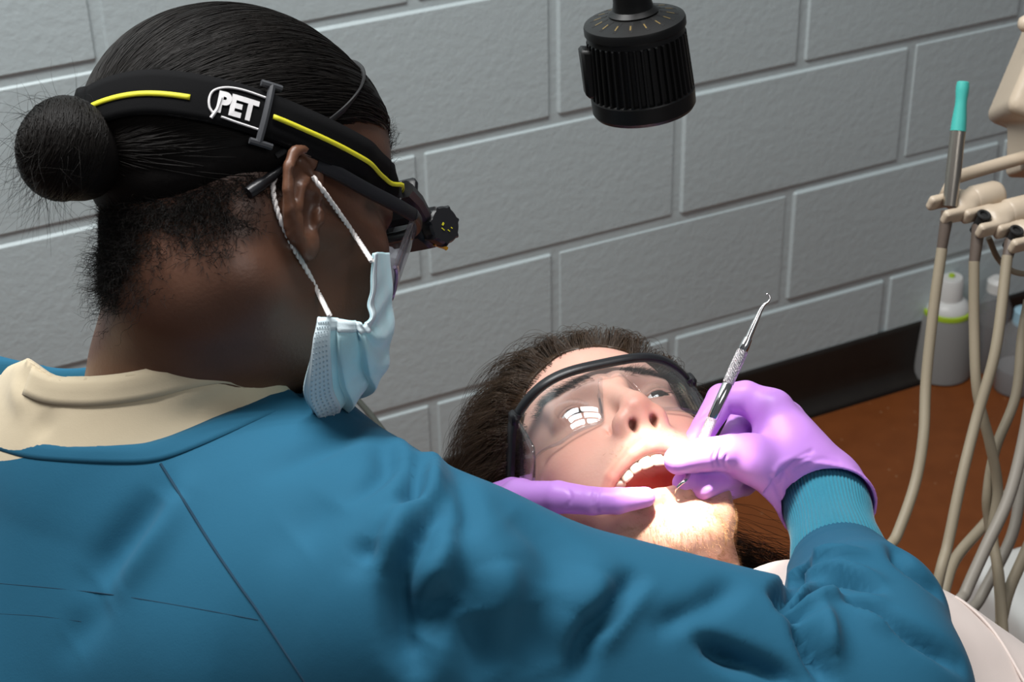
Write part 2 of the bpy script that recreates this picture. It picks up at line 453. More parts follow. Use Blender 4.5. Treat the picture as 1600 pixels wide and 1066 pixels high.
# eye openings in the lids
def almond(P):
    x = np.abs(P[:, 0])-.0325; z = P[:, 2]+.0010+.05*x
    return np.maximum(np.maximum(np.sqrt(x*x+(z+.0155)**2)-.0184, np.sqrt(x*x+(z-.0165)**2)-.0193), np.abs(P[:, 1]-.09)-.018)
PH.fn(almond, .0012, cut=True)
def seg_d(P, pts):
    d = np.full(len(P), 9.)
    for i in range(len(pts)-1):
        a, b = np.array(pts[i]), np.array(pts[i+1]); ab = b-a
        t = np.clip((P-a)@ab/(ab@ab), 0, 1); d = np.minimum(d, np.linalg.norm(P-a-t[:, None]*ab, axis=1))
    return d
PV, PF = PH.mesh((-.095, -.125, -.225), (.095, .13, .125), .00125)
PV = smooth_mesh(PV, PF, 1, .35)
def mixc(C, c, w): return C*(1-w[:, None])+np.array(c)*w[:, None]
def pcol(V):
    C = np.tile(np.array([.70, .40, .315]), (len(V), 1))
    x, y, z = np.abs(V[:, 0]), V[:, 1], V[:, 2]
    C = mixc(C, (.60, .24, .18), .5*np.exp(-(((x-.040)/.02)**2+((z+.035)/.018)**2))*(y > .03))
    C = mixc(C, (.62, .22, .17), .55*np.exp(-((x/.018)**2+((z+.042)/.011)**2))*(y > .08))
    C = mixc(C, (.50, .25, .19), .5*np.exp(-(((x-.032)/.016)**2+(z/.011)**2))*(y > .05))
    st = ss(-.045, -.060, z)*ss(-.02, .03, y)*(1-.6*np.exp(-(((x-.045)/.015)**2+((z+.05)/.02)**2)))
    C = mixc(C, (.42, .25, .18), .36*st)
    dl = np.minimum(seg_d(V, UL), seg_d(V, LL))
    C = mixc(C, (.57, .235, .185), .8*ss(.0066, .0046, dl))
    ins = ss(.0330, .0300, np.sqrt(((V[:, 0]+.0035)*1.0)**2+((z+.0825)*1.75)**2))*ss(.076, .066, y)*(y > -.01)
    C = mixc(C, (.50, .095, .075), ins)
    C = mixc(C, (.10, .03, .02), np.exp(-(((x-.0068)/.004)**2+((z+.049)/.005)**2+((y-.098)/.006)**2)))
    return C
M_pskin = mat('fair_skin', (.70, .42, .33), .42, noise=(90, .22, (.62, .32, .24)), attr=True, bump=[(500, .12, .001), (140, .10, .001)], sss=.22)
C = pcol(PV)
patient = thing('person', pat((0, -.10, -.45))*np.array([1, 1, 0])+np.array([0, 0, .45]),
                'person lying back with open mouth, long brown hair and clear safety glasses', 'person')
pbody = new_mesh('body', pat(jaw_off(PV)), PF, M_pskin, patient, cols=C)
# eyes
M_white = mat('eye_white', (.75, .70, .66), .12, coat=.5)
M_iris = mat('dark_iris', (.030, .022, .016), .1, coat=.8)
def eye(P, c, look, root, frame):
    look = nrm(look)
    w = MB().lathe(c-look*.0122, look, [(0, .0001)]+[(.0122*(1-math.cos(a)), .0122*math.sin(a)) for a in np.linspace(.2, 2.62, 18)]+[(.0122*(1-math.cos(2.66)), .0115*math.sin(2.66))], 28)
    w.V = [frame(v) for v in w.V]
    o = w.build('eye', M_white, root)
    i = MB().lathe(c+look*.0102, look, [(0, .0068), (.0006, .0066), (.0016, .0044), (.0024, .002), (.0026, .0002)], 24)
    i.V = [frame(v) for v in i.V]
    i.build('iris', M_iris, o, ).name = 'iris'
for sx in (-1, 1): eye(None, np.array([sx*.0325, .0722, .0010]), (.15, .95, -.10), patient, pat)
# teeth, gums and tongue
M_tooth = mat('tooth_enamel', (.80, .70, .55), .18, noise=(120, .3, (.74, .60, .42)), sss=.2, sss_r=(1, .8, .5), coat=.3)
M_gum = mat('wet_gum', (.55, .13, .11), .2, noise=(80, .5, (.45, .08, .07)), bump=(220, .2, .001), sss=.2, coat=.4)
M_tongue = mat('wet_tongue', (.55, .15, .12), .25, noise=(150, .4, (.48, .10, .08)), bump=(450, .4, .001), sss=.2, coat=.3)
def arch(t, w, d, y0):                                        # t in -1..1 along a dental arch
    a = t*1.30; return np.array([w*math.sin(a), y0-d*(1-math.cos(a)), 0]), nrm([math.sin(a)*d, math.cos(a)*w, 0])
def tooth(c, out, wid, thick, h, down, root, frame, molar=False):
    side = np.array([out[1], -out[0], 0]); S = SDF()
    rings = []
    prof = [(0, .62, .80), (.25, .90, 1.0), (.55, 1.0, .92), (.80, .98, .70 if not molar else .95), (.95, .84, .45 if not molar else .85), (1.0, .55, .2 if not molar else .6)]
    V = []; n = 12
    for h0, sw, st in prof:
        for k in range(n):
            a = 2*math.pi*k/n; ca, sa = math.cos(a), math.sin(a)
            q = (abs(ca)**.7*math.copysign(1, ca), abs(sa)**.7*math.copysign(1, sa))
            V.append(c+np.array([0, 0, -down*h*h0])+side*q[0]*wid/2*sw+out*q[1]*thick/2*st)
    F = [(i*n+j, i*n+(j+1) % n, (i+1)*n+(j+1) % n, (i+1)*n+j) for i in range(len(prof)-1) for j in range(n)]+[tuple(range(n))[::-1], tuple((len(prof)-1)*n+j for j in range(n))]
    return new_mesh('tooth', frame(np.array(V)), F, M_tooth, root)
TW = [.0086, .0068, .0076, .0070, .0068, .0098, .0095]
def arch_set(w, d, y0, z0, down, hs, scale, root, frame):
    s = 0.0; L = w*1.30*1.12
    for k, tw in enumerate(TW):
        tw = tw*scale; t = (s+tw/2)/L; s += tw*.98
        if t > 1.15: break
        for sg in (-1, 1):
            c, out = arch(sg*t, w, d, y0); c[2] = z0
            tooth(c, out, tw, .0072 if k < 3 else .0095, hs*(1, .92, 1, .85, .8, .75, .7)[k], down, root, frame, k >= 3)
arch_set(.0305, .038, .0865, -.0653, 1, .0128, 1.14, patient, lambda V: pat(np.atleast_2d(V)+np.array([-.003, 0, 0])))
def jpat(V): return pat(jaw_off(np.atleast_2d(V)))
arch_set(.0235, .030, .0705, -.0985, -1, .0080, .82, patient, jpat)
def gum(name, w, d, y0, z, r, frame):
    P = [arch(t, w, d, y0)[0]+np.array([0, -.001, z]) for t in np.linspace(-1.12, 1.12, 40)]
    m = MB().tube(P, r, 10); m.V = [frame(v) for v in m.V]; return m.build(name, M_gum, patient)
gum('gum', .0300, .038, .0858, -.0640, .0048, lambda V: pat(V+np.array([-.003, 0, 0]))); gum('gum', .0232, .030, .0700, -.1000, .0048, jpat)
TG = SDF(); TG.ell((0, .040, -.0975), (.0195, .030, .0085)); TG.ell((0, .022, -.098), (.020, .026, .012), .01)
tv, tf = TG.mesh((-.03, -.015, -.12), (.03, .08, -.08), .0014)
tag(new_mesh('tongue', pat(tv), tf, M_tongue, patient))
# ---- hair, brows, lashes, stubble
M_phair = mat('brown_hair', (.036, .020, .010), .42, noise=(25, .5, (.075, .042, .021)), spec=.4)
M_stub = mat('short_beard_hair', (.40, .22, .10), .5)
def scalp_pts(S, n, keep, lo, hi):
    """random points on the surface of S inside a box"""
    out = []
    while sum(map(len, out)) < n:
        P = RNG.uniform(lo, hi, (n*3, 3)); P = P[np.abs(S.ev(P)) < .03]; P = S.project(P, 0, 5)
        P = P[(np.abs(S.ev(P)) < .0008)]; P = P[keep(P)]; out.append(P)
    return np.concatenate(out)[:n]
def grow(S, P, steps, ds, flow, lift, jit=.15, clump=0):
    """strands over S: follow flow(P, i) while keeping lift(i) above the surface"""
    n = len(P); g = S.grad(P); out = [P-.001*g]; d = None
    J = RNG.normal(0, jit, (n, 3)); lf = RNG.uniform(.35, 1.0, n)
    if clump: J = J*.35+clump*np.stack([np.sin(P@np.array(w)+a) for w, a in (((310, 170, 90), 0), ((-120, 260, 200), 1), ((200, -90, 310), 2))], 1)
    Q = P.copy()
    for i in range(1, steps):
        f = flow(Q, i)+J
        f /= np.linalg.norm(f, axis=1)[:, None]+1e-9
        Q = Q+f*ds*(RNG.uniform(.97, 1.03, (n, 1)))
        t = lift(i/(steps-1), Q)*lf; e = S.ev(Q)
        gg = S.grad(Q); Q = Q+gg*(np.where(e < t, t-e, (t-e)*.35))[:, None]
        out.append(Q)
    return np.stack(out, 1)
PH_skull = SDF()
PH_skull.ell((0, -.008, .033), (.0735, .097, .083)); PH_skull.ell((0, .034, .036), (.058, .055, .052), .02); PH_skull.cap((0, -.02, -.05), (0, -.045, -.16), .058, .056, .03)
def p_keep(P, inset=0.0):
    x, y, z = np.abs(P[:, 0]), P[:, 1], P[:, 2]
    line = .060-18*np.clip(x-.022, 0, 1)**2*1.6+.004*np.sin(x*160)+inset        # front hairline height
    front = (y > .02) & (z > line)
    side = (y <= .02) & (y > -.02) & (z > inset) & (x > .03)
    burn = (inset == 0) & (x > .058) & (y > -.004) & (y < .022) & (z > -.045)
    back = (y < -.02) & (z > -.075)
    top = (z > .085) & (y < .03)
    return front | side | back | top | burn
def p_flow(P, i):
    f = np.zeros_like(P); f[:, 1] = -1.0; f[:, 2] = .55*(P[:, 1] > -.02)-.75*(P[:, 1] < -.05); f[:, 0] = P[:, 0]*2
    if i < 3:
        g = PH_skull.grad(P); f = f*.45+g*.95
    return f
HP = scalp_pts(PH_skull, 20000, p_keep, (-.08, -.11, -.08), (.08, .09, .12))
S = grow(PH_skull, HP, 15, .0105, p_flow, lambda t, Q: .004+.034*np.sin(np.clip(t*2.2, 0, 1.57))*ss(-.02, .05, Q[:, 2]+.6*np.clip(-Q[:, 1], 0, 1)), .2, .28)
strands('hair', pat(S.reshape(-1, 3)).reshape(S.shape), .00015*RNG.uniform(.7, 1.3, len(S)), M_phair, patient)
cap_ = SDF(); cap_.ops = list(PH_skull.ops)
def shell(P): return np.maximum(PH_skull.ev(P)-.0025, np.where(p_keep(P, .007), -1, .004))
hv, hf = SDF().fn(shell).mesh((-.085, -.115, -.085), (.085, .095, .13), .003)
new_mesh('scalp_hair', pat(smooth_mesh(hv, hf, 3)), hf, M_phair, patient)
# long hair gathered behind the neck and falling over his left shoulder
L = []
for k in range(3600):
    a = RNG.normal(0, 1, 3)
    P0 = np.array([.055, -.055, -.055])+a*(.010, .018, .014); P1 = np.array([.088, -.052, -.105])+a*(.010, .020, .012)
    P2 = np.array([.112, -.045, -.150])+a*(.016, .020, .014); P3 = np.array([.112, -.038, -.205])+a*(.020, .014, .014)+RNG.normal(0, .006, 3)
    c = cr([P0, P1, P2, P3], 9); c += np.linspace(.1, 1, len(c))[:, None]*(.0055*np.sin(np.arange(len(c))[:, None]*RNG.uniform(.35, .8)+RNG.uniform(0, 6, 3))+.002*np.sin(np.arange(len(c))[:, None]*RNG.uniform(1.2, 2.2)+RNG.uniform(0, 6, 3))); L.append(c)
L = np.array(L); strands('loose_hair', pat(L.reshape(-1, 3)).reshape(L.shape), .00014, M_phair, patient)
def short(keep, n, lo, hi, length, flow, rad, name, m, steps=4, S=PH, jo=True, jit=.3, lift=.0015):
    P = scalp_pts(S, n, keep, lo, hi)
    G = grow(S, P, steps, length/(steps-1), lambda Q, i: flow(Q), lambda t, Q: lift*t, jit)
    fl = G.reshape(-1, 3); fl = pat(jaw_off(fl) if jo else fl)
    return strands(name, fl.reshape(G.shape), rad, m, patient)
def brow_keep(P):
    x = np.abs(P[:, 0]); z0 = .0165+.006*np.sin(np.clip((x-.008)/.04, 0, 1)*2.2)
    return (x > .010) & (x < .052) & (np.abs(P[:, 2]-z0) < .0052*np.clip((.056-x)/.02, .3, 1)) & (P[:, 1] > .05)
short(brow_keep, 1000, (-.06, .05, 0), (.06, .1, .03), .009, lambda Q: np.stack([np.sign(Q[:, 0]), Q[:, 0]*0, .35+0*Q[:, 0]], 1), .00010, 'eyebrow', M_phair, jo=False, lift=.002)
def beard_keep(P):
    x, y, z = np.abs(P[:, 0]), P[:, 1], P[:, 2]
    d = np.minimum(seg_d(P, UL), seg_d(P, LL))
    chin = (z < -.098) & (y > -.02) & (z > -.165)
    mous = (z < -.052) & (z > -.075) & (x < .034) & (y > .06)
    mous &= RNG.uniform(0, 1, len(P)) < .35; jaw = (z < -.05) & (y < .055) & (y > -.015) & (x > .03) & (z > -.14) & (RNG.uniform(0, 1, len(P)) < .5)
    return (d > .0062) & (chin | mous | jaw)
short(beard_keep, 6000, (-.06, -.02, -.165), (.06, .1, -.05), .0042, lambda Q: np.stack([Q[:, 0]*3, .35+0*Q[:, 0], -1+0*Q[:, 0]], 1), .00008, 'beard_stubble', M_stub, lift=.0022)
LA = []
for sx in (-1, 1):
    for up in (1, -1):
        for k in range(46):
            t = k/45*2-1; x = .0325+t*.0115; z = (.0035 if up > 0 else -.0032)*(1-t*t)-.001
            b = np.array([sx*x, .0722+math.sqrt(max(.0146**2-(x-.0325)**2-(z)**2, 0)), z]); L_ = .0050 if up > 0 else .0030
            d = nrm([sx*t*.5, .8, .75*up])
            LA.append([b, b+d*L_*.5, b+d*L_+np.array([0, 0, up*.0012])])
LA = np.array(LA); strands('eyelash', pat(LA.reshape(-1, 3)).reshape(LA.shape), .00011, M_phair, patient)

# ---- his clear safety glasses
def clear_mat(name, tint=(.93, .95, .96), rough=.01, ior=1.5, fog=0.0):
    m = bpy.data.materials.new(name); m.use_nodes = True; nt = m.node_tree; N = nt.nodes; L = nt.links; N.clear()
    o = N.new('ShaderNodeOutputMaterial'); t = N.new('ShaderNodeBsdfTransparent'); t.inputs[0].default_value = (*tint, 1)
    g = N.new('ShaderNodeBsdfGlossy'); g.inputs['Roughness'].default_value = rough
    lw = N.new('ShaderNodeLayerWeight'); lw.inputs[0].default_value = .5
    pw = N.new('ShaderNodeMath'); pw.operation = 'POWER'; pw.inputs[1].default_value = 4.0; L.new(lw.outputs['Facing'], pw.inputs[0])
    f = N.new('ShaderNodeMath'); f.operation = 'MULTIPLY_ADD'; f.inputs[1].default_value = .9; f.inputs[2].default_value = .045; L.new(pw.outputs[0], f.inputs[0]); mx = N.new('ShaderNodeMixShader')
    L.new(f.outputs[0], mx.inputs[0]); L.new(t.outputs[0], mx.inputs[1]); L.new(g.outputs[0], mx.inputs[2]); out = mx
    if fog:
        d = N.new('ShaderNodeBsdfDiffuse'); d.inputs[0].default_value = (.8, .8, .8, 1); m2 = N.new('ShaderNodeMixShader'); m2.inputs[0].default_value = fog
        L.new(mx.outputs[0], m2.inputs[1]); L.new(d.outputs[0], m2.inputs[2]); out = m2
    L.new(out.outputs[0], o.inputs[0]); return m
M_lens = clear_mat('clear_polycarbonate', fog=.012)
M_blackp = mat('black_plastic', (.010, .010, .012), .35, bump=(300, .05, .001))
def sheet(grid, thick, frame):
    """grid (n, m, 3) in local coordinates -> closed sheet"""
    n, m, _ = grid.shape
    du = np.gradient(grid, axis=0); dv = np.gradient(grid, axis=1); N_ = np.cross(du, dv); N_ /= np.linalg.norm(N_, axis=2)[..., None]+1e-12
    A = (grid+N_*thick/2).reshape(-1, 3); B = (grid-N_*thick/2).reshape(-1, 3); k = n*m; F = []
    for i in range(n-1):
        for j in range(m-1):
            q = (i*m+j, (i+1)*m+j, (i+1)*m+j+1, i*m+j+1); F += [q, tuple(x+k for x in q[::-1])]
    ring = [i*m for i in range(n)]+[(n-1)*m+j for j in range(1, m)]+[i*m+m-1 for i in range(n-2, -1, -1)]+[j for j in range(m-2, 0, -1)]
    for a, b in zip(ring, ring[1:]+ring[:1]): F.append((b, a, a+k, b+k))
    return frame(np.concatenate([A, B])), F
gog = thing('safety_glasses', pat((0, .09, 0)), 'clear safety glasses with black brow bar worn by the patient', 'glasses')
def gx(t): return .067*math.sin(t*1.15)/math.sin(1.15)
def gy(x, z): return .1010-.030*(abs(x)/.067)**3.6+.21*(z-.022)-3.0*z*z
G = []
for t in np.linspace(-1, 1, 61):
    x = gx(t); ax = abs(x)
    zb = -.0255 if ax > .021 else -.0255+.0365*ss(.021, .0085, ax)
    zb += .010*ss(.049, .067, ax)
    G.append([[x, gy(x, z), z] for z in np.linspace(.0245, zb, 16)])
V, F = sheet(np.array(G), .0022, pat); tag(new_mesh('lens', V, F, M_lens, gog))
rim = MB().tube(pat(cr([(gx(t), gy(gx(t), -.02), (-.0255 if abs(gx(t)) > .021 else -.0255+.0365*float(ss(.021, .0085, abs(gx(t)))))+.010*float(ss(.049, .067, abs(gx(t))))) for t in np.linspace(-1, 1, 61)], 2)), .0011, 6)
rim.build('lens_edge', M_lens, gog)
for sx in (-1, 1):
    G = [[(sx*(.0672+.0035*b), .0715-.040*b, z) for z in np.linspace(.0215, -.0155-.006*math.sin(b*3), 8)] for b in np.linspace(0, 1, 12)]
    V, F = sheet(np.array(G), .002, pat); new_mesh('side_shield', V, F, M_lens, gog)
    nb = MB().tube(pat(cr([(sx*.0075, .0985, .012), (sx*.0105, .0955, .004), (sx*.0145, .0915, -.008), (sx*.0185, .0885, -.019)], 5)), .0016, 8); nb.build('nose_pad', M_lens, gog)
def strip(pts, h, w, up, frame):
    """bar of rounded rectangular section swept along pts (local)"""
    P = cr(pts, 8); T = np.gradient(P, axis=0); V = []; n = 8
    for p, t in zip(P, T):
        t = nrm(t); u = np.asarray(up, float); u = nrm(u-t*(u@t)); s = np.cross(t, u)
        for a, b in ((-1, -.6), (-.6, -1), (.6, -1), (1, -.6), (1, .6), (.6, 1), (-.6, 1), (-1, .6)): V.append(p+u*a*h/2+s*b*w/2)
    k = len(P); F = [(i*n+j, i*n+(j+1) % n, (i+1)*n+(j+1) % n, (i+1)*n+j) for i in range(k-1) for j in range(n)]+[tuple(range(n))[::-1], tuple((k-1)*n+j for j in range(n))]
    return frame(np.array(V)), F
V, F = strip([(gx(t), gy(gx(t), .02)+.001, .0255-.002*abs(t)**3) for t in np.linspace(-1, 1, 25)], .0075, .0055, (0, 0, 1), pat)
m = MB().add(V, F); m.build('brow_bar', M_blackp, gog)
for sx in (-1, 1):
    V, F = strip([(sx*.0668, .074, .0235), (sx*.0710, .062, .021), (sx*.0735, .045, .0165), (sx*.0775, .015, .008), (sx*.0800, -.015, .000)], .0110, .0045, (0, 0, 1), pat)
    t_ = MB().add(V, F).build('temple', M_blackp, gog)
    V, F = strip([(sx*.0800, -.013, .0005), (sx*.0805, -.026, -.004), (sx*.0785, -.040, -.020), (sx*.076, -.047, -.038)], .007, .004, (0, .5, 1), pat)
    MB().add(V, F).build('temple_tip', M_blackp, t_)
    MB().box(pat((sx*.0690, .0690, .0225)), np.stack([pat(np.eye(3)[i])-pat((0, 0, 0)) for i in range(3)]), (.006, .012, .012), .002).build('hinge', M_blackp, gog)

# ------------------------------------------------------------------ the dentist, bending over the patient
DR = np.array([[-0.67052973, 0.7406318, 0.04306305], [-0.07853617, -0.1285825, 0.98858415], [-0.73771401, -0.65949305, -0.14438477]])
DT = np.array([-0.16415658, 0.08585099, -1.07969123])
def den(P): return CAM+(np.asarray(P, float)@DR.T+DT)@CM.T    # dentist head coordinates -> world
def den_inv(W): return (((np.asarray(W, float)-CAM)@CM)-DT)@DR
def pix(W):
    q = (np.asarray(W)-CAM)@CM; return np.stack([800-F_PX*q[..., 0]/q[..., 2], 533+F_PX*q[..., 1]/q[..., 2], -q[..., 2]], -1)
dentist = thing('person', np.array([at(260, 1000, 1.12)[0], at(260, 1000, 1.12)[1], .5]),
                'person in teal gown, blue face mask and headlamp bending over the patient', 'person')
N0, SRJ, SLJ, ELB, WRI = at(280, 660, 1.10), at(650, 950, .985), at(-70, 720, 1.22), at(1370, 1068, 1.03), at(1290, 790, 1.235)
FA1, FA2 = at(1350, 975, 1.08), at(1322, 915, 1.145)
li = den_inv
DH = SDF()
face_upper(DH)
DH.ell((.034, .044, -.058), (.022, .032, .034), .02, sym=True)
DH.ell((0, .068, -.062), (.030, .026, .026), .018)
DH.ell((0, .012, -.075), (.047, .046, .042), .03)
DH.cap((.047, -.012, -.062), (.014, .066, -.098), .015, .015, .022, sym=True)
DH.ell((0, .070, -.098), (.020, .017, .015), .012)
DH.cap((0, .088, -.070), (0, .085, -.078), .007, .007, .008)
DH.ell((0, .1, -.0735), (.022, .012, .0012), .002, cut=True)
DH.cap((0, -.030, -.055), li(at(292, 600, 1.105)), .056, .055, .03)                 # neck
DH.cap(li(at(292, 600, 1.105)), li(at(275, 680, 1.12)), .055, .060, .03)
for sgn in (1, -1): DH.cap((sgn*.045, -.03, -.05), li(at(290-sgn*30, 640, 1.11)), .013, .013, .025)
DH.cap(li(at(290, 730, 1.125)), li(SRJ), .035, .036, .03); DH.cap(li(at(260, 720, 1.125)), li(SLJ), .035, .040, .03)
DH.cap(li(at(275, 800, 1.145)), li(at(230, 1250, 1.16)), .075, .11, .03)
DH.cap(li(SRJ), li(ELB), .036, .028, .02); DH.cap(li(ELB), li(WRI), .028, .022, .01)
LEL, LWR = at(60, 1010, 1.36), at(690, 880, 1.235)
DH.cap(li(SLJ), li(LEL), .045, .038, .03); DH.cap(li(LEL), li(LWR), .037, .024, .02)
ear(DH)
M_dskin = mat('deep_brown_skin', (.10, .047, .028), .42, noise=(60, .35, (.075, .033, .019)), attr=True, bump=[(420, .15, .001), (120, .12, .001)], sss=.08, spec=.5)
jl = np.stack([li(p) for p in (N0, SRJ, SLJ, ELB, WRI, LEL, LWR, at(230, 1250, 1.16))])
lo = np.minimum(jl.min(0)-.13, [-.1, -.12, -.13]); hi = np.maximum(jl.max(0)+.13, [.1, .13, .13])
DV, DF = DH.mesh(lo, hi, .0024)
DV = smooth_mesh(DV, DF, 1, .3)
def dcol(V):
    C = np.tile(np.array([.108, .047, .027]), (len(V), 1)); x, y, z = np.abs(V[:, 0]), V[:, 1], V[:, 2]
    C = mixc(C, (.15, .066, .036), .8*ss(.070, .084, x)*(y > -.04)*(z > -.06)*(z < .03))          # ears, warm light through them put into the colour
    C = mixc(C, (.20, .098, .056), .75*ss(-.10, -.17, z)*ss(.02, -.06, y))                             # lighter down the back of the neck
    C = mixc(C, (.10, .035, .025), .6*np.exp(-(((x-.032)/.016)**2+(z/.012)**2))*(y > .05))
    return C
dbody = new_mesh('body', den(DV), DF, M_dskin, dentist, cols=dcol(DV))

# ---- gown and shirt (world coordinates)
def interp_y(curve):
    c = np.array(curve, float); return lambda x: np.interp(x, c[:, 0], c[:, 1])
NECK = [(-400, 640), (-60, 655), (0, 671), (41, 684), (102, 690), (180, 693), (236, 692), (287, 674), (358, 643), (435, 607), (452, 604), (472, 628), (500, 640)]
SHIRT = [(-400, 600), (0, 575), (31, 566), (44, 558), (87, 589), (154, 590), (230, 579), (307, 558), (358, 552), (410, 566), (440, 587), (455, 612), (600, 800)]
def trunk(S, o=0.0):
    S.cap(at(262, 790, 1.135), at(180, 1300, 1.17), .120+o, .15+o, .05)
    S.cap(at(330, 725, 1.090), SRJ, .052+o, .068+o, .045)
    S.cap(at(235, 700, 1.11), SLJ, .056+o, .062+o, .05)
    S.cap(at(420, 645, 1.135), at(545, 790, 1.05), .028+o, .040+o, .05)
GS = SDF(); trunk(GS)
GS.cap(SRJ, ELB, .068, .047, .05)
GS.cap(at(430, 1010, 1.06), at(900, 1190, 1.02), .10, .07, .06)
GS.cap(at(900, 1190, 1.02), at(1330, 1170, 1.02), .07, .06, .05)
GS.cap(SLJ, LEL, .066, .055, .05); GS.cap(LEL, at(600, 895, 1.25), .055, .042, .03)
GS.chain([ELB, FA1, FA2, at(1316, 893, 1.160)], [.050, .052, .040, .0345], .016)
BASE_G = SDF(); BASE_G.ops = list(GS.ops)
neck_y = interp_y(NECK)
def neck_cut(P):
    q = pix(P); return np.maximum((q[:, 1]-neck_y(q[:, 0]))/F_PX*1.08, np.maximum((q[:, 0]-474)/F_PX, q[:, 2]-1.20))
GS.fn(neck_cut, .002, cut=True)
M_gown = mat('teal_cotton', (.017, .100, .172), .8, noise=(6, .3, (.014, .088, .154)), bump=[(900, .10, .0006), (35, .12, .003)], sheen=.04, spec=.15)
GV, GF = GS.mesh((-.75, .65, .25), (.42, 1.5, 1.25), .0034)
GV = smooth_mesh(GV, GF, 3, .5)
def hitpx(S, x, y, d0=.75):
    o = at(x, y, d0); return S.hit(o, nrm(o-CAM), 0, .9)
FOLDS = [  # photo points, half width mm, height mm
 ([(251, 776), (200, 840), (148, 909)], 15, -5), ([(285, 770), (240, 840), (190, 905)], 14, 4), ([(165, 940), (113, 1007)], 14, -2),
 ([(661, 722), (650, 756), (629, 782)], 7, -6), ([(676, 707), (673, 745), (686, 779)], 8, 5), ([(691, 760), (684, 797), (669, 835), (673, 876)], 8, -4),
 ([(654, 850), (631, 887), (624, 936), (628, 996), (646, 1041)], 10, -9), ([(641, 790), (616, 846), (612, 895)], 11, 6), ([(688, 835), (680, 880), (676, 934)], 12, 7),
 ([(710, 921), (680, 951), (658, 1004)], 13, -9), ([(740, 959), (748, 1004), (770, 1064)], 15, -6), ([(720, 740), (735, 800), (722, 840)], 9, -3), ([(606, 700), (600, 730), (560, 770)], 9, -4), ([(620, 690), (632, 720)], 9, 3),
 ([(991, 906), (958, 951), (920, 992), (901, 1056)], 8, -7), ([(939, 899), (916, 966)], 16, 5), ([(1003, 921), (969, 955), (935, 1004)], 9, 4),
 ([(1145, 914), (1093, 955), (1040, 977)], 9, -5), ([(1100, 1004), (1160, 1034)], 7, -6), ([(1120, 940), (1060, 985)], 8, 3), ([(582, 842), (560, 876)], 10, -4), ([(560, 650), (520, 690), (440, 730)], 12, -3), ([(520, 780), (460, 840)], 20, -3),
 ([(1271, 882), (1237, 906), (1213, 927)], 5, -8), ([(1340, 865), (1285, 875), (1240, 900)], 6, 5), ([(1367, 920), (1312, 909), (1257, 920), (1223, 933)], 5, -7), ([(1367, 905), (1312, 893), (1262, 903)], 7, 4), ([(1370, 938), (1312, 928), (1257, 934)], 6, 3),
 ([(1264, 947), (1230, 944)], 7, -10), ([(1247, 968), (1268, 1016), (1288, 1060)], 6, -7), ([(1285, 954), (1298, 1026)], 8, 5), ([(1402, 855), (1415, 879), (1463, 920)], 7, -6), ([(1425, 865), (1475, 905)], 7, 4),
 ([(1491, 940), (1494, 995)], 8, -3), ([(1312, 923), (1381, 961), (1463, 1009), (1498, 1036)], 8, -6), ([(1340, 950), (1400, 985)], 8, 4), ([(1120, 1016), (1189, 1043), (1233, 1066)], 8, -6), ([(800, 800), (860, 850), (870, 920)], 18, -3), ([(820, 950), (850, 1050)], 16, -4), ([(780, 880), (800, 960)], 14, 4)]
SEAMS = [([(249, 724), (290, 787), (328, 848), (370, 910), (410, 966), (476, 1066)], 1.6, -2.2), ([(0, 912), (90, 920), (179, 930), (300, 950), (410, 971)], 1.3, -1.0), ([(0, 960), (60, 963), (130, 972)], 1.2, -.7)]
def displace(V, N, folds, S):
    D = np.zeros(len(V))
    for pts, w, h in folds:
        P = [hitpx(S, *p) for p in cr([(x, y) for x, y in pts], 4)]; P = np.array([p for p in P if p is not None])
        if len(P) < 2: continue
        w, h = w*.001, h*.001
        near = np.where(((V > P.min(0)-4*w) & (V < P.max(0)+4*w)).all(1))[0]
        if not len(near): continue
        Q = V[near]; best = np.full(len(Q), 9.); tt = np.zeros(len(Q)); m = len(P)-1
        for i in range(m):
            ab = P[i+1]-P[i]; t = np.clip((Q-P[i])@ab/(ab@ab+1e-12), 0, 1); d = np.linalg.norm(Q-P[i]-t[:, None]*ab, axis=1)
            b = d < best; best[b] = d[b]; tt[b] = ((i+t)/m)[b]
        taper = 1.0 if w < .003 else np.sqrt(np.clip(np.sin(np.pi*np.clip(tt*.9+.05, 0, 1)), 0, 1))
        D[near] += h*np.exp(-(best/w)**2)*taper
    return V+N*D[:, None]
GN = vnormals(GV, GF)
GV = displace(GV, GN, [(p, w*.85, h*(1.75 if h < 0 else 1.6)*(1.35 if k > 22 else 1.15)) for k, (p, w, h) in enumerate(FOLDS)], BASE_G)
from mathutils.bvhtree import BVHTree
class Surf:
    """exact surface of a finished mesh, for laying seams and bands on"""
    def __init__(s, V, F): s.b = BVHTree.FromPolygons(V.tolist(), F.tolist())
    def hit(s, o, d, t0=0, t1=2):
        r = s.b.ray_cast(Vector(o), Vector(d), t1); return None if r[0] is None else np.array(r[0])
    def grad(s, P): 
        out = []
        for p in P: n = np.array(s.b.find_nearest(Vector(p))[1]); out.append(n if n@(CAM-p) > 0 else -n)
        return np.array(out)
GSURF = Surf(GV, GF)
gown = new_mesh('gown', GV, GF, M_gown, dentist)
M_seam = mat('teal_seam_thread', (.003, .032, .062), .9)
def surf_line(S, pts, r, name, m, par, lift=.0):
    P = [hitpx(S, *p) for p in cr(pts, 14)]; P = np.array([p for p in P if p is not None])
    K = np.ones(5)/5; P = np.stack([np.convolve(np.pad(P[:, k], 2, mode='edge'), K, 'valid') for k in range(3)], 1)
    return MB().tube(P+S.grad(P)*lift, r, 8).build(name, m, par)
surf_line(GSURF, [(249, 722), (290, 787), (328, 848), (370, 910), (410, 966), (485, 1080)], .0009, 'seam', M_seam, gown, -.0001)
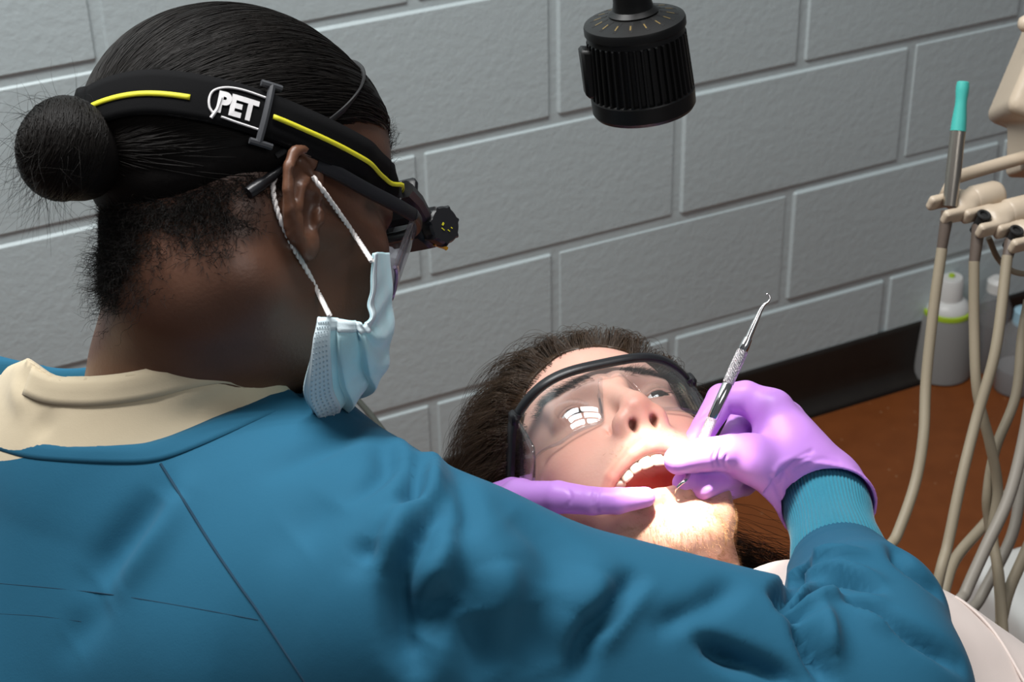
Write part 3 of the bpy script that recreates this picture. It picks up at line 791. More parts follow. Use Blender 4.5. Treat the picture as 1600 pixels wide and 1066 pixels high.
surf_line(GSURF, [(-10, 911), (0, 912), (90, 920), (179, 930), (300, 950), (408, 970)], .00035, 'seam', M_seam, gown, -.0002)
surf_line(GSURF, [(-10, 959), (60, 963), (130, 972)], .0003, 'seam', M_seam, gown, -.0002)
def surf_strip(S, pts, width, lift, thick, n=6):
    """band laid on surface S along photo points; width measured downwards in the photo"""
    V = []; C = cr(pts, n); rows = []
    for k, p in enumerate(C):
        t = C[min(k+1, len(C)-1)]-C[max(k-1, 0)]; t = t/(np.linalg.norm(t)+1e-9); nn = np.array([-t[1], t[0]])
        if nn[1] < 0: nn = -nn
        row = []
        for w in np.linspace(0, width, 5):
            h = hitpx(S, *(p+nn*w))
            row.append(h)
        if any(r is None for r in row): continue
        rows.append(row)
    G = np.array(rows)
    for _ in range(6): G[1:-1] = .5*G[1:-1]+.25*(G[2:]+G[:-2])
    g = S.grad(G.reshape(-1, 3)).reshape(G.shape)
    fd = np.clip(np.minimum(np.arange(len(G)), np.arange(len(G))[::-1])/5, 0, 1)[:, None, None]
    return sheet(G+g*(lift*fd-(thick*.5+.0006)*(1-fd)), thick, lambda v: v)
V, F = surf_strip(GSURF, [(-60, 657), (-28, 665), (1, 672), (41, 685), (102, 691), (180, 694), (236, 692), (287, 675), (358, 644), (432, 609), (449, 601)], 31, .0003, .0012)
new_mesh('neckband', V, F, M_gown, gown)
TS = SDF(); trunk(TS, -.0045)
TS.cap(at(235, 700, 1.130), at(232, 545, 1.108), .098, .080, .03); TS.cap(at(315, 690, 1.118), at(312, 545, 1.100), .090, .070, .02)
BASE_T = SDF(); BASE_T.ops = list(TS.ops)
shirt_y = interp_y(SHIRT)
TS.fn(lambda P: (pix(P)[:, 1]-shirt_y(pix(P)[:, 0]))/F_PX*1.1, .001, cut=True)
M_tee = mat('cream_jersey', (.56, .47, .33), .85, noise=(12, .3, (.50, .41, .28)), bump=[(1200, .12, .0005), (40, .15, .003)], sheen=.2, spec=.2)
TV, TF = TS.mesh((-.55, .75, .75), (.12, 1.35, 1.25), .0042)
TV = smooth_mesh(TV, TF, 2, .5)
TV = displace(TV, vnormals(TV, TF), [([(60, 650), (75, 680)], 10, -3), ([(270, 625), (330, 612), (380, 590)], 6, 2.5), ([(300, 640), (380, 600)], 6, -2.5), ([(20, 600), (40, 640)], 8, 3), ([(395, 585), (420, 610)], 7, -2)], BASE_T)
tee = new_mesh('t_shirt', TV, TF, M_tee, dentist); TSURF = Surf(TV, TF)
V, F = surf_strip(TSURF, [(46, 574), (60, 579), (87, 590), (154, 591), (230, 580), (307, 560), (358, 555), (404, 568)], 44, .0008, .0018)
new_mesh('rib_collar', V, F, M_tee, tee)
# knit cuff of the gown, ribs modelled
M_knit = mat('teal_knit', (.035, .215, .30), .9, noise=(400, .4, (.025, .17, .25)), bump=(1500, .3, .0005), sheen=.4, spec=.15)
def knit(a, b, r0, r1, name):
    ax = nrm(b-a); L_ = np.linalg.norm(b-a); u = nrm(np.cross(ax, [0, 0, 1])); v = np.cross(ax, u); V = []; n = 72*4; k = 16
    for i in range(k):
        f = i/(k-1); r = r0+(r1-r0)*f+.0012*math.sin(f*9)
        for j in range(n):
            t = 2*math.pi*j/n; rr = r+.00055*math.cos(t*72)
            V.append(a+ax*L_*f+rr*(math.cos(t)*u+math.sin(t)*v))
    F = [(i*n+j, i*n+(j+1) % n, (i+1)*n+(j+1) % n, (i+1)*n+j) for i in range(k-1) for j in range(n)]+[tuple(range(n))[::-1], tuple((k-1)*n+j for j in range(n))]
    return new_mesh(name, V, F, M_knit, dentist)
knit(at(1318, 900, 1.155), at(1288, 775, 1.232), .0318, .0285, 'knit_cuff')
knit(at(600, 895, 1.25), at(668, 880, 1.237), .034, .0295, 'knit_cuff')

# ---- her hair: slicked back to a bun, short curls at the nape
M_dhair = mat('black_hair', (.006, .005, .0045), .5, noise=(30, .4, (.011, .008, .006)), spec=.17)
SK = SDF(); SK.ell((0, -.008, .033), (.0735, .097, .083)); SK.ell((0, .034, .036), (.058, .055, .052), .02); SK.cap((0, -.030, -.055), li(at(300, 600, 1.10)), .056, .057, .03)
BUN = np.array([0, -.124, .008])
def hairline(P):
    """lowest z of the hair at each place"""
    y = P[:, 1]; return np.where(y > .0, .030+.020*ss(.0, .060, y), np.where(y > -.030, .030-.035*ss(0, -.030, y), -.005-.020*ss(-.03, -.09, y)))
def d_keep(P): return (P[:, 2] > hairline(P)) & (P[:, 1] < .084)
def d_flow(P, i):
    t = np.array([0, -.106, .012])-P; return t/(np.linalg.norm(t, axis=1)[:, None]+1e-6)
RP = scalp_pts(SK, 9000, d_keep, (-.08, -.11, -.03), (.08, .08, .12))
dd = np.linalg.norm(RP-np.array([0, -.106, .012]), axis=1)
S = grow(SK, RP, 20, .0088, d_flow, lambda t, Q: .0045*np.minimum(1, t*4)+0*Q[:, 0], .05)
lim = np.linalg.norm(S-np.array([0, -.106, .012]), axis=2); ok = np.minimum.accumulate(lim, axis=1)
for k in range(1, S.shape[1]):                                # stop at the hair tie
    st = lim[:, k-1] < .012; S[st, k] = S[st, k-1]+np.array([0, -.0004, .0001])
strands('hair', den(S.reshape(-1, 3)).reshape(S.shape), .00026, M_dhair, dentist, tip=.8)
def dshell(P):
    k = P[:, 2]-hairline(P)-.004
    return np.maximum(np.maximum(SK.ev(P)-.0038*ss(-.002, .012, k), -k), P[:, 1]-.079)
hv, hf = SDF().fn(dshell).mesh((-.09, -.12, -.04), (.09, .095, .13), .0026)
M_dshell = mat('black_hair_mass', (.005, .0042, .004), .6, bump=[(250, .3, .001)], spec=.12)
new_mesh('scalp_hair', den(smooth_mesh(hv, hf, 3)), hf, M_dshell, dentist)
BS = SDF(); BS.ell(BUN, (.029, .025, .029)); BS.ell(BUN+np.array([0, .016, -.004]), (.022, .018, .022), .01)
bv, bf = BS.mesh(BUN-.045, BUN+.045, .002); bun = new_mesh('hair_bun', den(bv), bf, M_dshell, dentist)
W_ = []
for k in range(2600):
    ax = nrm(np.array([.25, -1, .15])+RNG.normal(0, .18, 3)); u = nrm(np.cross(ax, [0, 0, 1])); v = np.cross(ax, u)
    h = RNG.uniform(-1, 1); r = math.sqrt(max(1-h*h, .02)); t0 = RNG.uniform(0, 6.28); sp = RNG.uniform(1.6, 3.2)
    pts = []
    for t in np.linspace(0, sp, 12):
        q = ax*(h+.12*math.sin(t*1.3))+r*(math.cos(t+t0)*u+math.sin(t+t0)*v); q = q/np.linalg.norm(q)
        pts.append(BUN+q*np.array([.0295, .0255, .0295])*(1+.02*math.sin(7*h)+RNG.normal(0, .006)))
    W_.append(pts)
W_ = np.array(W_); strands('bun_strands', den(W_.reshape(-1, 3)).reshape(W_.shape), .00030, M_dhair, bun, tip=.7)
FL = []
for k in range(210):                                          # loose flyaways
    th = RNG.uniform(0, 6.28); q = np.array([math.cos(th)*RNG.uniform(.3, 1), -abs(RNG.normal(.5, .4)), math.sin(th)]); q[2] -= .25; q = nrm(q)
    p = BUN+q*.027; d = nrm(q+RNG.normal(0, .9, 3)+np.array([0, 0, -.5])); ln = RNG.uniform(.012, .040); c = RNG.normal(0, .5, 3); pts = [p]
    for s_ in range(7): d = nrm(d+c*.22+np.array([0, 0, -.10])); pts.append(pts[-1]+d*ln/7)
    FL.append(pts)
FL = np.array(FL); strands('flyaway_hair', den(FL.reshape(-1, 3)).reshape(FL.shape), .00010, M_dhair, dentist)
def nape_keep(P):
    y, z = P[:, 1], P[:, 2]; low = -.062-.012*np.sin(P[:, 0]*60)-.02*ss(.03, .0, np.abs(P[:, 0]))+.05*ss(-.05, -.018, y)
    f = (z-low)/.045
    return (y < -.016) & (z < hairline(P)+.006) & (RNG.uniform(0, 1, len(P)) < np.clip(f, 0, 1))
NP_ = scalp_pts(SK, 9000, nape_keep, (-.08, -.115, -.11), (.08, -.01, .02))
S = grow(DH, NP_, 6, .0016, lambda Q, i: np.stack([Q[:, 0]*4, -.4+0*Q[:, 0], -.5+0*Q[:, 0]], 1), lambda t, Q: .0040*t, .85)
strands('nape_hair', den(S.reshape(-1, 3)).reshape(S.shape), .00016, M_dhair, dentist)
CURLS = []
for k in range(900):                                          # fuzzy curls at the back of the neck and edge of the brow
    p = SK.project(np.array([[RNG.normal(0, .022), -.085+RNG.normal(0, .006), -.052+RNG.normal(0, .014)]]), 0)[0]
    d = nrm(SK.grad(p[None])[0]+RNG.normal(0, .35, 3)+np.array([0, 0, -.5])); ln = RNG.uniform(.006, .020); ph = RNG.uniform(0, 6, 2); pts = []
    for s_ in np.linspace(0, 1, 10):
        pts.append(p+d*ln*s_+.0022*s_*np.array([math.sin(9*s_+ph[0]), math.cos(8*s_+ph[1]), math.sin(7*s_+ph[1])]))
    CURLS.append(pts)
for k in range(260):
    a = RNG.uniform(-.06, .06); p = SK.project(np.array([[a, .085, .052+RNG.normal(0, .008)]]), 0)[0]
    d = nrm(SK.grad(p[None])[0]*.8+RNG.normal(0, .4, 3)+np.array([0, -.5, .4])); ln = RNG.uniform(.004, .011)
    CURLS.append([p+d*ln*s_+.0012*s_*np.array([math.sin(9*s_+a*300), math.cos(8*s_+k), math.sin(7*s_+k)]) for s_ in np.linspace(0, 1, 10)])
CURLS = np.array(CURLS); strands('curly_hair', den(CURLS.reshape(-1, 3)).reshape(CURLS.shape), .00013, M_dhair, dentist)
for sx in (-1, 1): 
    w = None
    eye(None, np.array([sx*.0325, .0722, .0010]), (0, .9, -.35), dentist, den)
# thin elastic band round the front of the hair
EB = [SK.project(np.array([p]), .0062)[0] for p in [(-.078, -.03, .010), (-.074, .012, .045), (-.060, .040, .075), (-.035, .052, .093), (0, .056, .098), (.035, .052, .093), (.060, .040, .075), (.074, .012, .045), (.078, -.03, .010)]]
EBC = SK.project(cr(EB, 8), .0048)
V, F = strip([p for p in EBC[::4]], .0035, .0016, (0, .5, 1), den); MB().add(V, F).build('hair_band', mat('black_elastic', (.008, .008, .009), .6), dentist)

# ---- headlamp
HL = thing('headlamp', den((0, .12, .018)), 'black headlamp with yellow striped elastic strap around the dentist\'s head', 'headlamp')
LOOP = np.array([(0, -.104, .034), (-.035, -.093, .039), (-.057, -.068, .037), (-.0705, -.039, .0325), (-.0755, -.012, .0275), (-.071, .024, .0225), (-.051, .067, .018), (-.026, .092, .017), (0, .099, .017)])
LOOP = np.concatenate([LOOP, LOOP[-2:0:-1]*np.array([-1, 1, 1])])
lc = cr(np.concatenate([LOOP, LOOP[:1]]), 14); HS = SDF(); HS.ops = list(SK.ops); HS.cap((.008, .0895, .0145), (.042, .075, .0165), .0068, .006, .011, sym=True)
def lev_at(P): return .0062*ss(.055, .03, P[:, 1])+.0018
lc = np.array([HS.project(p[None], lev_at(p[None])[0], 4)[0] for p in lc])
sl = np.concatenate([[0], np.cumsum(np.linalg.norm(np.diff(lc, axis=0), axis=1))])
def band(s, w, h=0.0):
    """point on the strap: s along it from the back over her right side, w across (up), h outward (m)"""
    p = np.array([np.interp(s, sl, lc[:, k]) for k in range(3)]); q = np.array([np.interp((s+.002) % sl[-1], sl, lc[:, k]) for k in range(3)])
    t = nrm(q-p); n = HS.grad(p[None])[0]; n = nrm(n-t*(n@t)); u = np.cross(t, n); u = u if u[2] > 0 else -u
    r = p+u*w; r = HS.project(r[None], lev_at(p[None])[0], 2)[0] if abs(w) > 1e-5 else p
    return r+n*h
M_strap = mat('black_elastic_strap', (.0045, .0045, .005), .85, bump=[(1500, .3, .0004)], spec=.12)
M_yel = mat('yellow_weave', (.62, .58, .02), .6, bump=(1800, .4, .0004))
M_logo = mat('white_weave', (.72, .70, .70), .6, bump=(1800, .4, .0004))
ss_ = np.linspace(0, sl[-1], 150)
G = np.array([[band(s % sl[-1], w, .0) for w in np.linspace(-.0135, .0135, 7)] for s in ss_])
V, F = sheet(G, .0018, den); strapo = new_mesh('strap', V, F, M_strap, HL)
def s_of(x, y):
    """strap coordinates of the point of the strap seen at a photo point"""
    C = pix(den(np.array([band(s, 0) for s in np.linspace(0, sl[-1]*.5, 160)]))); k = np.argmin(np.hypot(C[:, 0]-x, C[:, 1]-y)*1.0); return np.linspace(0, sl[-1]*.5, 160)[k]
def ribbon(name, s0, s1, w0, wd, m, h=.0012, parent=None):
    G = np.array([[band(s, w, h) for w in (w0-wd/2, w0, w0+wd/2)] for s in np.linspace(s0, s1, 40)])
    V, F = sheet(G, .0008, den); return new_mesh(name, V, F, m, parent or strapo)
sb = s_of(413, 183)
ribbon('yellow_stripe', s_of(122, 157)-.004, s_of(298, 163), -.0015, .0030, M_yel)
ribbon('yellow_stripe', sb+.004, s_of(612, 296), -.0005, .0028, M_yel, .0034)
def text_part(txt, size, fn, m, parent, name, extr=.0004):
    cu = bpy.data.curves.new(name, 'FONT'); cu.body = txt; cu.size = size; cu.extrude = 0; cu.align_x = 'LEFT'; cu.offset = size*.05
    o = bpy.data.objects.new(name, cu); COL.objects.link(o); dg = bpy.context.evaluated_depsgraph_get(); me = bpy.data.meshes.new_from_object(o.evaluated_get(dg))
    V = [fn(v.co.x, v.co.y) for v in me.vertices]; F = [tuple(p.vertices) for p in me.polygons]; bpy.data.objects.remove(o)
    return new_mesh(name, np.array(V), F, m, parent, smooth=False)
s0 = s_of(338, 165)
tx = text_part('PET', .0165, lambda x, y: den(band(s0+x*.86, y-.0062, .0016)), M_logo, strapo, 'lettering')
m = MB(); m.tube([den(band(s0-.0015, -.0110, .0014)), den(band(s0+.0010, -.0050, .0014)), den(band(s0+.0018, .002, .0014))], .0010, 6)
pl = [(.026, .0095), (.012, .0098), (.003, .0085), (-.003, .0050), (-.0045, .0), (-.0035, -.005), (-.001, -.0078)]
m.tube([den(band(s0+a, b, .0014)) for a, b in cr(pl, 4)], .0007, 6)
m.tube([den(band(s0+a, b, .0014)) for a, b in cr([(.026, -.0100), (.014, -.0098), (.004, -.0090)], 4)], .0007, 6)
m.build('logo_outline', M_logo, strapo)
M_buck = mat('grey_plastic', (.045, .047, .052), .45)
m = MB()
def bbar(s_a, w_a, s_b, w_b, r):
    m.tube([den(band(s_a+(s_b-s_a)*t, w_a+(w_b-w_a)*t, .0026)) for t in np.linspace(0, 1, 6)], r, 8)
bbar(sb, -.0175, sb, .0175, .0022); bbar(sb-.0065, .0175, sb+.0055, .0180, .0020); bbar(sb-.0055, -.0180, sb+.0085, -.0175, .0020); m.build('buckle', M_buck, HL)
sw = s_of(628, 303); MB().tube([den(band(sw+.0018*math.cos(t), .0060*math.sin(t), .0036)) for t in np.linspace(0, 6.28, 20)], .0006, 6, caps=False).build('white_loop', M_logo, strapo)
# second layer of strap running forward from the buckle
G = np.array([[band(s, w, .0014) for w in np.linspace(-.0130, .0130, 5)] for s in np.linspace(sb, s_of(600, 285), 40)]); V, F = sheet(G, .0014, den); new_mesh('strap_overlap', V, F, M_strap, strapo)
M_lampb = mat('black_lamp_plastic', (.013, .013, .015), .4)
LC = np.array([0, .137, .006])
m = MB(); m.box(den((0, .1085, .017)), np.stack([den(np.eye(3)[i])-den((0, 0, 0)) for i in range(3)]), (.062, .008, .030), .003)
for sx in (-1, 1): m.tube([den((sx*.045, .088, .018)), den((sx*.033, .107, .016)), den((sx*.022, .124, .010))], [.006, .0055, .005], 8)
m.build('mount', M_lampb, HL)
lx = nrm(np.array([0, .90, -.42])); lu = np.array([0, .42, .90])
AXL = np.stack([view_dir(DR@v) for v in (np.array([1., 0, 0]), lx, lu)])
head = MB().box(den(LC), AXL, (.034, .020, .026), .004).build('lamp_head', M_lampb, HL)
for sx, c in ((-1, (0, 0, 0)), (1, (0, -.002, .004))):
    m = MB(); ax = nrm(AXL[0]*sx); o = den(LC+np.array([sx*.017, 0, 0])+np.array(c)); a = nrm(AXL[1]-ax*(AXL[1]@ax)); b = np.cross(ax, a); V = []; n = 96
    prof = [(0, .0115), (.004, .0125), (.0095, .0125), (.011, .0112), (.0112, .0001)]
    for h, r in prof:
        for j in range(n):
            t = 2*math.pi*j/n; lob = .0016*max(0, math.cos(t*7))**4 if r > .005 else 0
            V.append(o+ax*h+(r+lob)*(math.cos(t)*a+math.sin(t)*b))
    m.add(V, [(i*n+j, i*n+(j+1) % n, (i+1)*n+(j+1) % n, (i+1)*n+j) for i in range(4) for j in range(n)]+[tuple(range(n))[::-1], tuple(4*n+j for j in range(n))]); kn = m.build('lamp_knob', M_lampb, head)
    if sx < 0:
        mk = MB()
        for (p, q, r, s_) in ((-.002, .004, .0018, .0006), (.0010, .0052, .0012, .0006), (-.004, -.0005, .0026, .0007), (-.0010, -.0022, .0012, .0022)):
            mk.box(o+ax*.0114+a*(q)+b*p, (a, b, ax), (r, s_, .0004))
        mk.build('yellow_mark', M_yel, kn)
M_amber = mat('amber_accent', (.75, .36, .01), .4)
MB().tube([den(LC+np.array([-.0165, .004+.004*math.cos(t), -.012+.002*math.sin(t)])+lx*.006*t) for t in np.linspace(-1, 1, 8)], .0014, 8).build('amber_accent', M_amber, head)
MB().lathe(den(LC+lx*.0098), AXL[1], [(0, .0001), (.0001, .0085), (.0012, .0085), (.0016, .0001)], 24).build('lamp_lens', mat('clear_led_lens', (.9, .9, .9), .2, coat=.8), head)

# ---- face mask
FM = thing('face_mask', den((0, .10, -.08)), 'pale blue pleated disposable mask covering the dentist\'s nose and mouth', 'mask')
rows = [[(583, 396, .998), (592, 394, 1.02), (600, 395, 1.045), (604, 397, 1.07), (606, 400, 1.10)],
 [(580, 440, .998), (592, 440, 1.018), (603, 442, 1.04), (608, 445, 1.065), (610, 448, 1.095)],
 [(577, 478, .998), (590, 482, 1.014), (602, 486, 1.036), (609, 489, 1.06), (612, 492, 1.09)],
 [(574, 505, .996), (588, 522, 1.008), (600, 538, 1.03), (606, 550, 1.055), (606, 556, 1.085)],
 [(563, 503, .994), (573, 537, 1.004), (581, 568, 1.026), (584, 590, 1.052), (583, 600, 1.080)],
 [(545, 500, .992), (549, 545, 1.0), (553, 585, 1.022), (558, 614, 1.048), (562, 630, 1.076)],
 [(520, 496, .992), (519, 548, .998), (521, 600, 1.018), (530, 635, 1.044), (546, 652, 1.072)],
 [(497, 495, .993), (486, 555, 1.0), (474, 612, 1.016), (490, 648, 1.04), (532, 664, 1.07)]]
Rm = np.array([[li(at(*p)) for p in r] for r in rows])         # (8, 5, 3) local
Rm[:, 4, 0] = 0
Rm = np.concatenate([Rm, Rm[:, -2::-1]*np.array([-1, 1, 1])], 1)
G1 = np.stack([cr(Rm[i], 8) for i in range(8)]); NR = 14
G2 = np.stack([cr(G1[:, j], NR) for j in range(G1.shape[1])], 1)
du = np.gradient(G2, axis=0); dv = np.gradient(G2, axis=1); Nn = np.cross(du, dv); Nn /= np.linalg.norm(Nn, axis=2)[..., None]+1e-9
if (Nn[:, Nn.shape[1]//2, 1]).mean() < 0: Nn = -Nn
rr = np.linspace(0, 7, G2.shape[0])
ple = np.where(rr > 3.2, ((rr-3.2)/1.25) % 1.0, 0)*.0058; ple[rr > 6.9] = 0
cc = np.linspace(-1, 1, G2.shape[1]); env = np.clip((1-np.abs(cc))*9, .15, 1)
G2 = G2+Nn*(ple[:, None]*env[None])[..., None]+Nn*(.0014*np.sin(rr[:, None]*5+cc[None]*11))[..., None]*np.exp(-((rr-3)/1.5)**2)[:, None, None]
M_mask = mat('pale_blue_nonwoven', (.40, .66, .72), .75, noise=(35, .55, (.55, .66, .72)), bump=[(700, .15, .0006), (90, .25, .0015)], sheen=.2, spec=.25, sss=.15, sss_r=(.7, .9, 1))
V, F = sheet(G2, .0010, den); msk = new_mesh('mask_panel', V, F, M_mask, FM)
M_band = mat('white_bonded_edge', (.60, .70, .74), .7, bump=[(900, .2, .0005)])
def mband(name, ii, jj, lift):
    G = G2[ii][:, jj]+Nn[ii][:, jj]*lift; V, F = sheet(G, .0008, den); return new_mesh(name, V, F, M_band, msk)
n0, n1 = G2.shape[:2]
eb_ = mband('bonded_edge', slice(NR*6+1, n0), slice(0, 30), .0012)
mband('bonded_edge', slice(0, n0), slice(0, 4), .0010)
m = MB()
for a in range(NR*6+3, n0-2, 2):
    for b in range(1, 29, 1):
        p = G2[a, b]+Nn[a, b]*.0022; t1 = nrm(dv[a, b]); t2 = nrm(np.cross(Nn[a, b], t1))
        m.box(den(p), np.stack([view_dir(DR@x) for x in (t1, t2, Nn[a, b])]), (.0010, .0007, .0005))
tag(m.build('embossed_dash', mat('embossed_grey', (.38, .46, .50), .7), eb_, smooth=False), kind='stuff')
M_cord = mat('white_elastic_cord', (.72, .68, .66), .8, bump=(1600, .5, .0006))
def face_path(pts, lift):
    out = []
    for x, y in pts:
        o = at(x, y, .6); d = nrm(o-CAM); T = np.linspace(0, .8, 900); L = den_inv(o+d*T[:, None]); e = DH.ev(L); i = np.argmax(e < 0)
        out.append(o+d*T[i]-d*lift if e[i] < 0 else at(x, y, 1.0))
    return np.array(out)
def braid(name, pts, r):
    P = cr(pts, 40); m = MB()
    n = len(P); T = np.gradient(P, axis=0); a = np.array([0, 0, 1.]); s_ = np.concatenate([[0], np.cumsum(np.linalg.norm(np.diff(P, axis=0), axis=1))])
    for ph in (0, math.pi):
        Q = []
        for p, t, s in zip(P, T, s_):
            t = nrm(t); u = nrm(np.cross(t, [.3, .2, .9])); v = np.cross(t, u); w = s/.0013+ph; Q.append(p+r*.36*(math.cos(w)*u+math.sin(w)*v))
        m.tube(Q, r*.66, 6)
    return m.build(name, M_cord, FM)
braid('ear_loop', np.concatenate([face_path([(489, 276), (505, 298), (530, 333), (556, 370)], .006), [at(581, 408, .992)]]), .0016)
braid('ear_loop', np.concatenate([face_path([(437, 262), (431, 275), (427, 292), (430, 318), (441, 350), (459, 388), (478, 420), (497, 457)], .003), [at(515, 493, .986)]]), .0016)

# ---- her safety glasses
GL = thing('safety_glasses', den((0, .11, 0)), 'clear safety glasses with black temples worn by the dentist', 'glasses')
def hx(t): return .068*math.sin(t*1.2)/math.sin(1.2)
def hy(x): return .1150-.037*(abs(x)/.068)**2.2
G = []
for t in np.linspace(-1, 1, 49):
    x = hx(t); ax = abs(x); zb = (-.052 if ax > .020 else -.052+.030*ss(.020, .008, ax))+.014*ss(.040, .068, ax)
    G.append([[x*(1-.25*(-.003-z)), hy(x)-.34*(-.003-z), z] for z in np.linspace(-.003, zb, 14)])
V, F = sheet(np.array(G), .0022, den); M_lens2 = clear_mat('violet_tinged_clear_lens', tint=(.90, .88, .93), fog=.05); new_mesh('lens', V, F, M_lens2, GL)
edge = [(g[-1][0], g[-1][1], g[-1][2]) for g in G]; MB().tube(den(np.array(edge)), .0012, 6).build('lens_edge', mat('violet_lens_edge', (.22, .18, .25), .15, coat=.5), GL)
V, F = strip([(hx(t), hy(hx(t))+.0005, -.0030) for t in np.linspace(-1, 1, 21)], .007, .005, (0, 0, 1), den); MB().add(V, F).build('brow_bar', M_blackp, GL)
for sx in (-1, 1):
    V, F = strip([(sx*.0682, .078, -.0035), (sx*.0730, .060, -.0010), (sx*.0765, .035, .0030), (sx*.0785, .012, .0080), (sx*.0785, -.004, .0110)], .0085, .0040, (0, 0, 1), den)
    t_ = MB().add(V, F).build('temple', M_blackp, GL)
P = face_path([(440, 264), (425, 276), (408, 288), (388, 302)], .004)
MB().tube(cr(P, 4), [.0026]*4+[.0032]*4+[.0038]*4+[.0036], 10).build('temple_tip', M_blackp, t_)

# ------------------------------------------------------------------ gloved hands and the scaler
M_glove = mat('violet_nitrile', (.60, .28, .80), .40, noise=(14, .25, (.54, .23, .75)), bump=[(60, .10, .0015), (900, .08, .0004)], spec=.45, sss=.12, sss_r=(1, .5, 1))
def glove(build, name, h=.0012, wr=()):
    S = build(); pts = np.array(S.pts); 
    V, F = S.mesh(pts.min(0)-.045, pts.max(0)+.045, h); V = smooth_mesh(V, F, 2, .4)
    V = displace(V, vnormals(V, F), wr, S)
    return new_mesh(name, V, F, M_glove, dentist)
def right_hand():
    S = SDF(); W = at(1290, 776, 1.226); S.pts = []
    def c(pts, rad, k): 
        P = [at(*p) for p in pts]; S.pts.extend(P); S.chain(P, rad, k)
    S.cap(W, at(1228, 712, 1.226), .0275, .0250, .01); S.pts.append(W)
    c([(1262, 745, 1.222), (1206, 642, 1.232)], [.024, .0150], .014)
    c([(1268, 745, 1.236), (1226, 658, 1.248)], [.024, .0148], .012)
    c([(1272, 750, 1.246), (1238, 682, 1.262)], [.022, .0140], .012)
    c([(1268, 762, 1.246), (1240, 715, 1.272)], [.020, .0130], .012)
    c([(1240, 752, 1.214), (1172, 716, 1.202)], [.0205, .0155], .012)
    c([(1172, 716, 1.202), (1142, 708, 1.196), (1098, 711, 1.180), (1060, 719, 1.170)], [.0155, .0128, .0114, .0100], .008)
    c([(1206, 642, 1.232), (1165, 622, 1.236), (1128, 624, 1.234), (1102, 666, 1.222), (1078, 702, 1.2165)], [.0145, .0122, .0110, .0092, .0078], .005)
    c([(1226, 658, 1.248), (1160, 664, 1.266), (1124, 726, 1.212), (1068, 755, 1.183)], [.0135, .0112, .0096, .0078], .0035)
    c([(1238, 682, 1.262), (1172, 702, 1.282), (1142, 744, 1.226), (1097, 763, 1.184)], [.0125, .0105, .0094, .0082], .0035)
    c([(1240, 715, 1.272), (1192, 735, 1.292), (1162, 757, 1.255), (1132, 768, 1.222)], [.0115, .0095, .0085, .0072], .0035)
    ax = nrm(at(1316, 890, 1.160)-at(1288, 775, 1.232))
    S.cap(W-ax*.006, W+ax*.014, .0295, .0350, .006)
    S.cap(W+ax*.012, W+ax*.05, .0318, .0340, .001, cut=True)
    S.ops.append((lambda P: np.maximum(.0125-(P-W)@ax, np.linalg.norm(P-W-ax*.035, axis=1)-.052), .0006, True))
    return S
WR = [([(1268, 705), (1235, 722), (1214, 745)], 1.6, -1.0), ([(1262, 715), (1232, 730), (1218, 758)], 1.5, -1.1), ([(1205, 745), (1215, 765), (1224, 790)], 1.6, -1.2), ([(1226, 738), (1240, 760), (1250, 775)], 1.5, -.9), ([(1212, 735), (1222, 722), (1260, 712)], 2.0, .6),
      ([(1245, 735), (1280, 718), (1310, 722)], 2, -.7), ([(1128, 700), (1122, 715), (1126, 728)], 1.2, -.9), ([(1118, 703), (1113, 716), (1116, 728)], 1.0, -.7), ([(1135, 712), (1132, 724), (1138, 734)], 1.1, -.8),
      ([(1108, 640), (1092, 655)], 1.2, -.8), ([(1094, 648), (1084, 660)], 1, -.5), ([(1141, 640), (1146, 660)], 2, -.8), ([(1232, 760), (1228, 785), (1230, 800)], 1.8, -1.2), ([(1250, 752), (1236, 775)], 1.6, .7), ([(1100, 745), (1120, 735)], 1, -.5)]
WR = [([p for p in a], b, c) for a, b, c in WR]
g1 = glove(right_hand, 'glove', wr=WR)
def left_hand():
    S = SDF(); S.pts = []
    def c(pts, rad, k):
        P = [at(*p) for p in pts]; S.pts.extend(P); S.chain(P, rad, k)
    W = at(668, 880, 1.237)
    c([(668, 880, 1.237), (740, 835, 1.228)], [.027, .026], .012)
    c([(740, 835, 1.228), (812, 782, 1.210)], [.024, .0150], .012)
    c([(745, 845, 1.232), (820, 815, 1.212)], [.024, .0140], .012)
    c([(745, 860, 1.238), (815, 845, 1.220)], [.022, .0135], .012)
    c([(735, 880, 1.245), (800, 878, 1.232)], [.020, .0125], .012)
    c([(812, 782, 1.205), (872, 777, 1.180), (925, 783, 1.168), (965, 783, 1.164), (1008, 777, 1.166)], [.0135, .0110, .0094, .0088, .0070], .005)
    c([(820, 825, 1.212), (890, 850, 1.178), (940, 870, 1.182), (985, 882, 1.190)], [.0128, .0105, .0090, .0074], .0035)
    c([(815, 845, 1.220), (880, 880, 1.182), (930, 905, 1.186), (970, 915, 1.194)], [.0125, .0105, .0088, .0072], .0035)
    c([(800, 878, 1.232), (850, 925, 1.200), (890, 945, 1.200), (915, 955, 1.206)], [.0115, .0092, .0080, .0068], .0035)
    c([(720, 850, 1.222), (760, 790, 1.240), (800, 770, 1.262), (830, 765, 1.282)], [.0200, .0140, .0110, .0085], .008)
    return S
g2 = glove(left_hand, 'glove', wr=[([(936, 765), (932, 783), (934, 800)], 1.2, -1.0), ([(929, 766), (926, 782), (928, 799)], 1.0, -.7), ([(886, 762), (893, 778), (886, 792)], 1.4, -.7), ([(990, 764), (1004, 762), (1014, 768)], 1.0, -.5)])
M_steel = mat('bright_steel', (.62, .60, .60), .14, metal=1.0)
M_knurl = mat('knurled_steel', (.60, .57, .58), .28, metal=1.0, bump=[(900, 1.0, .0012)])
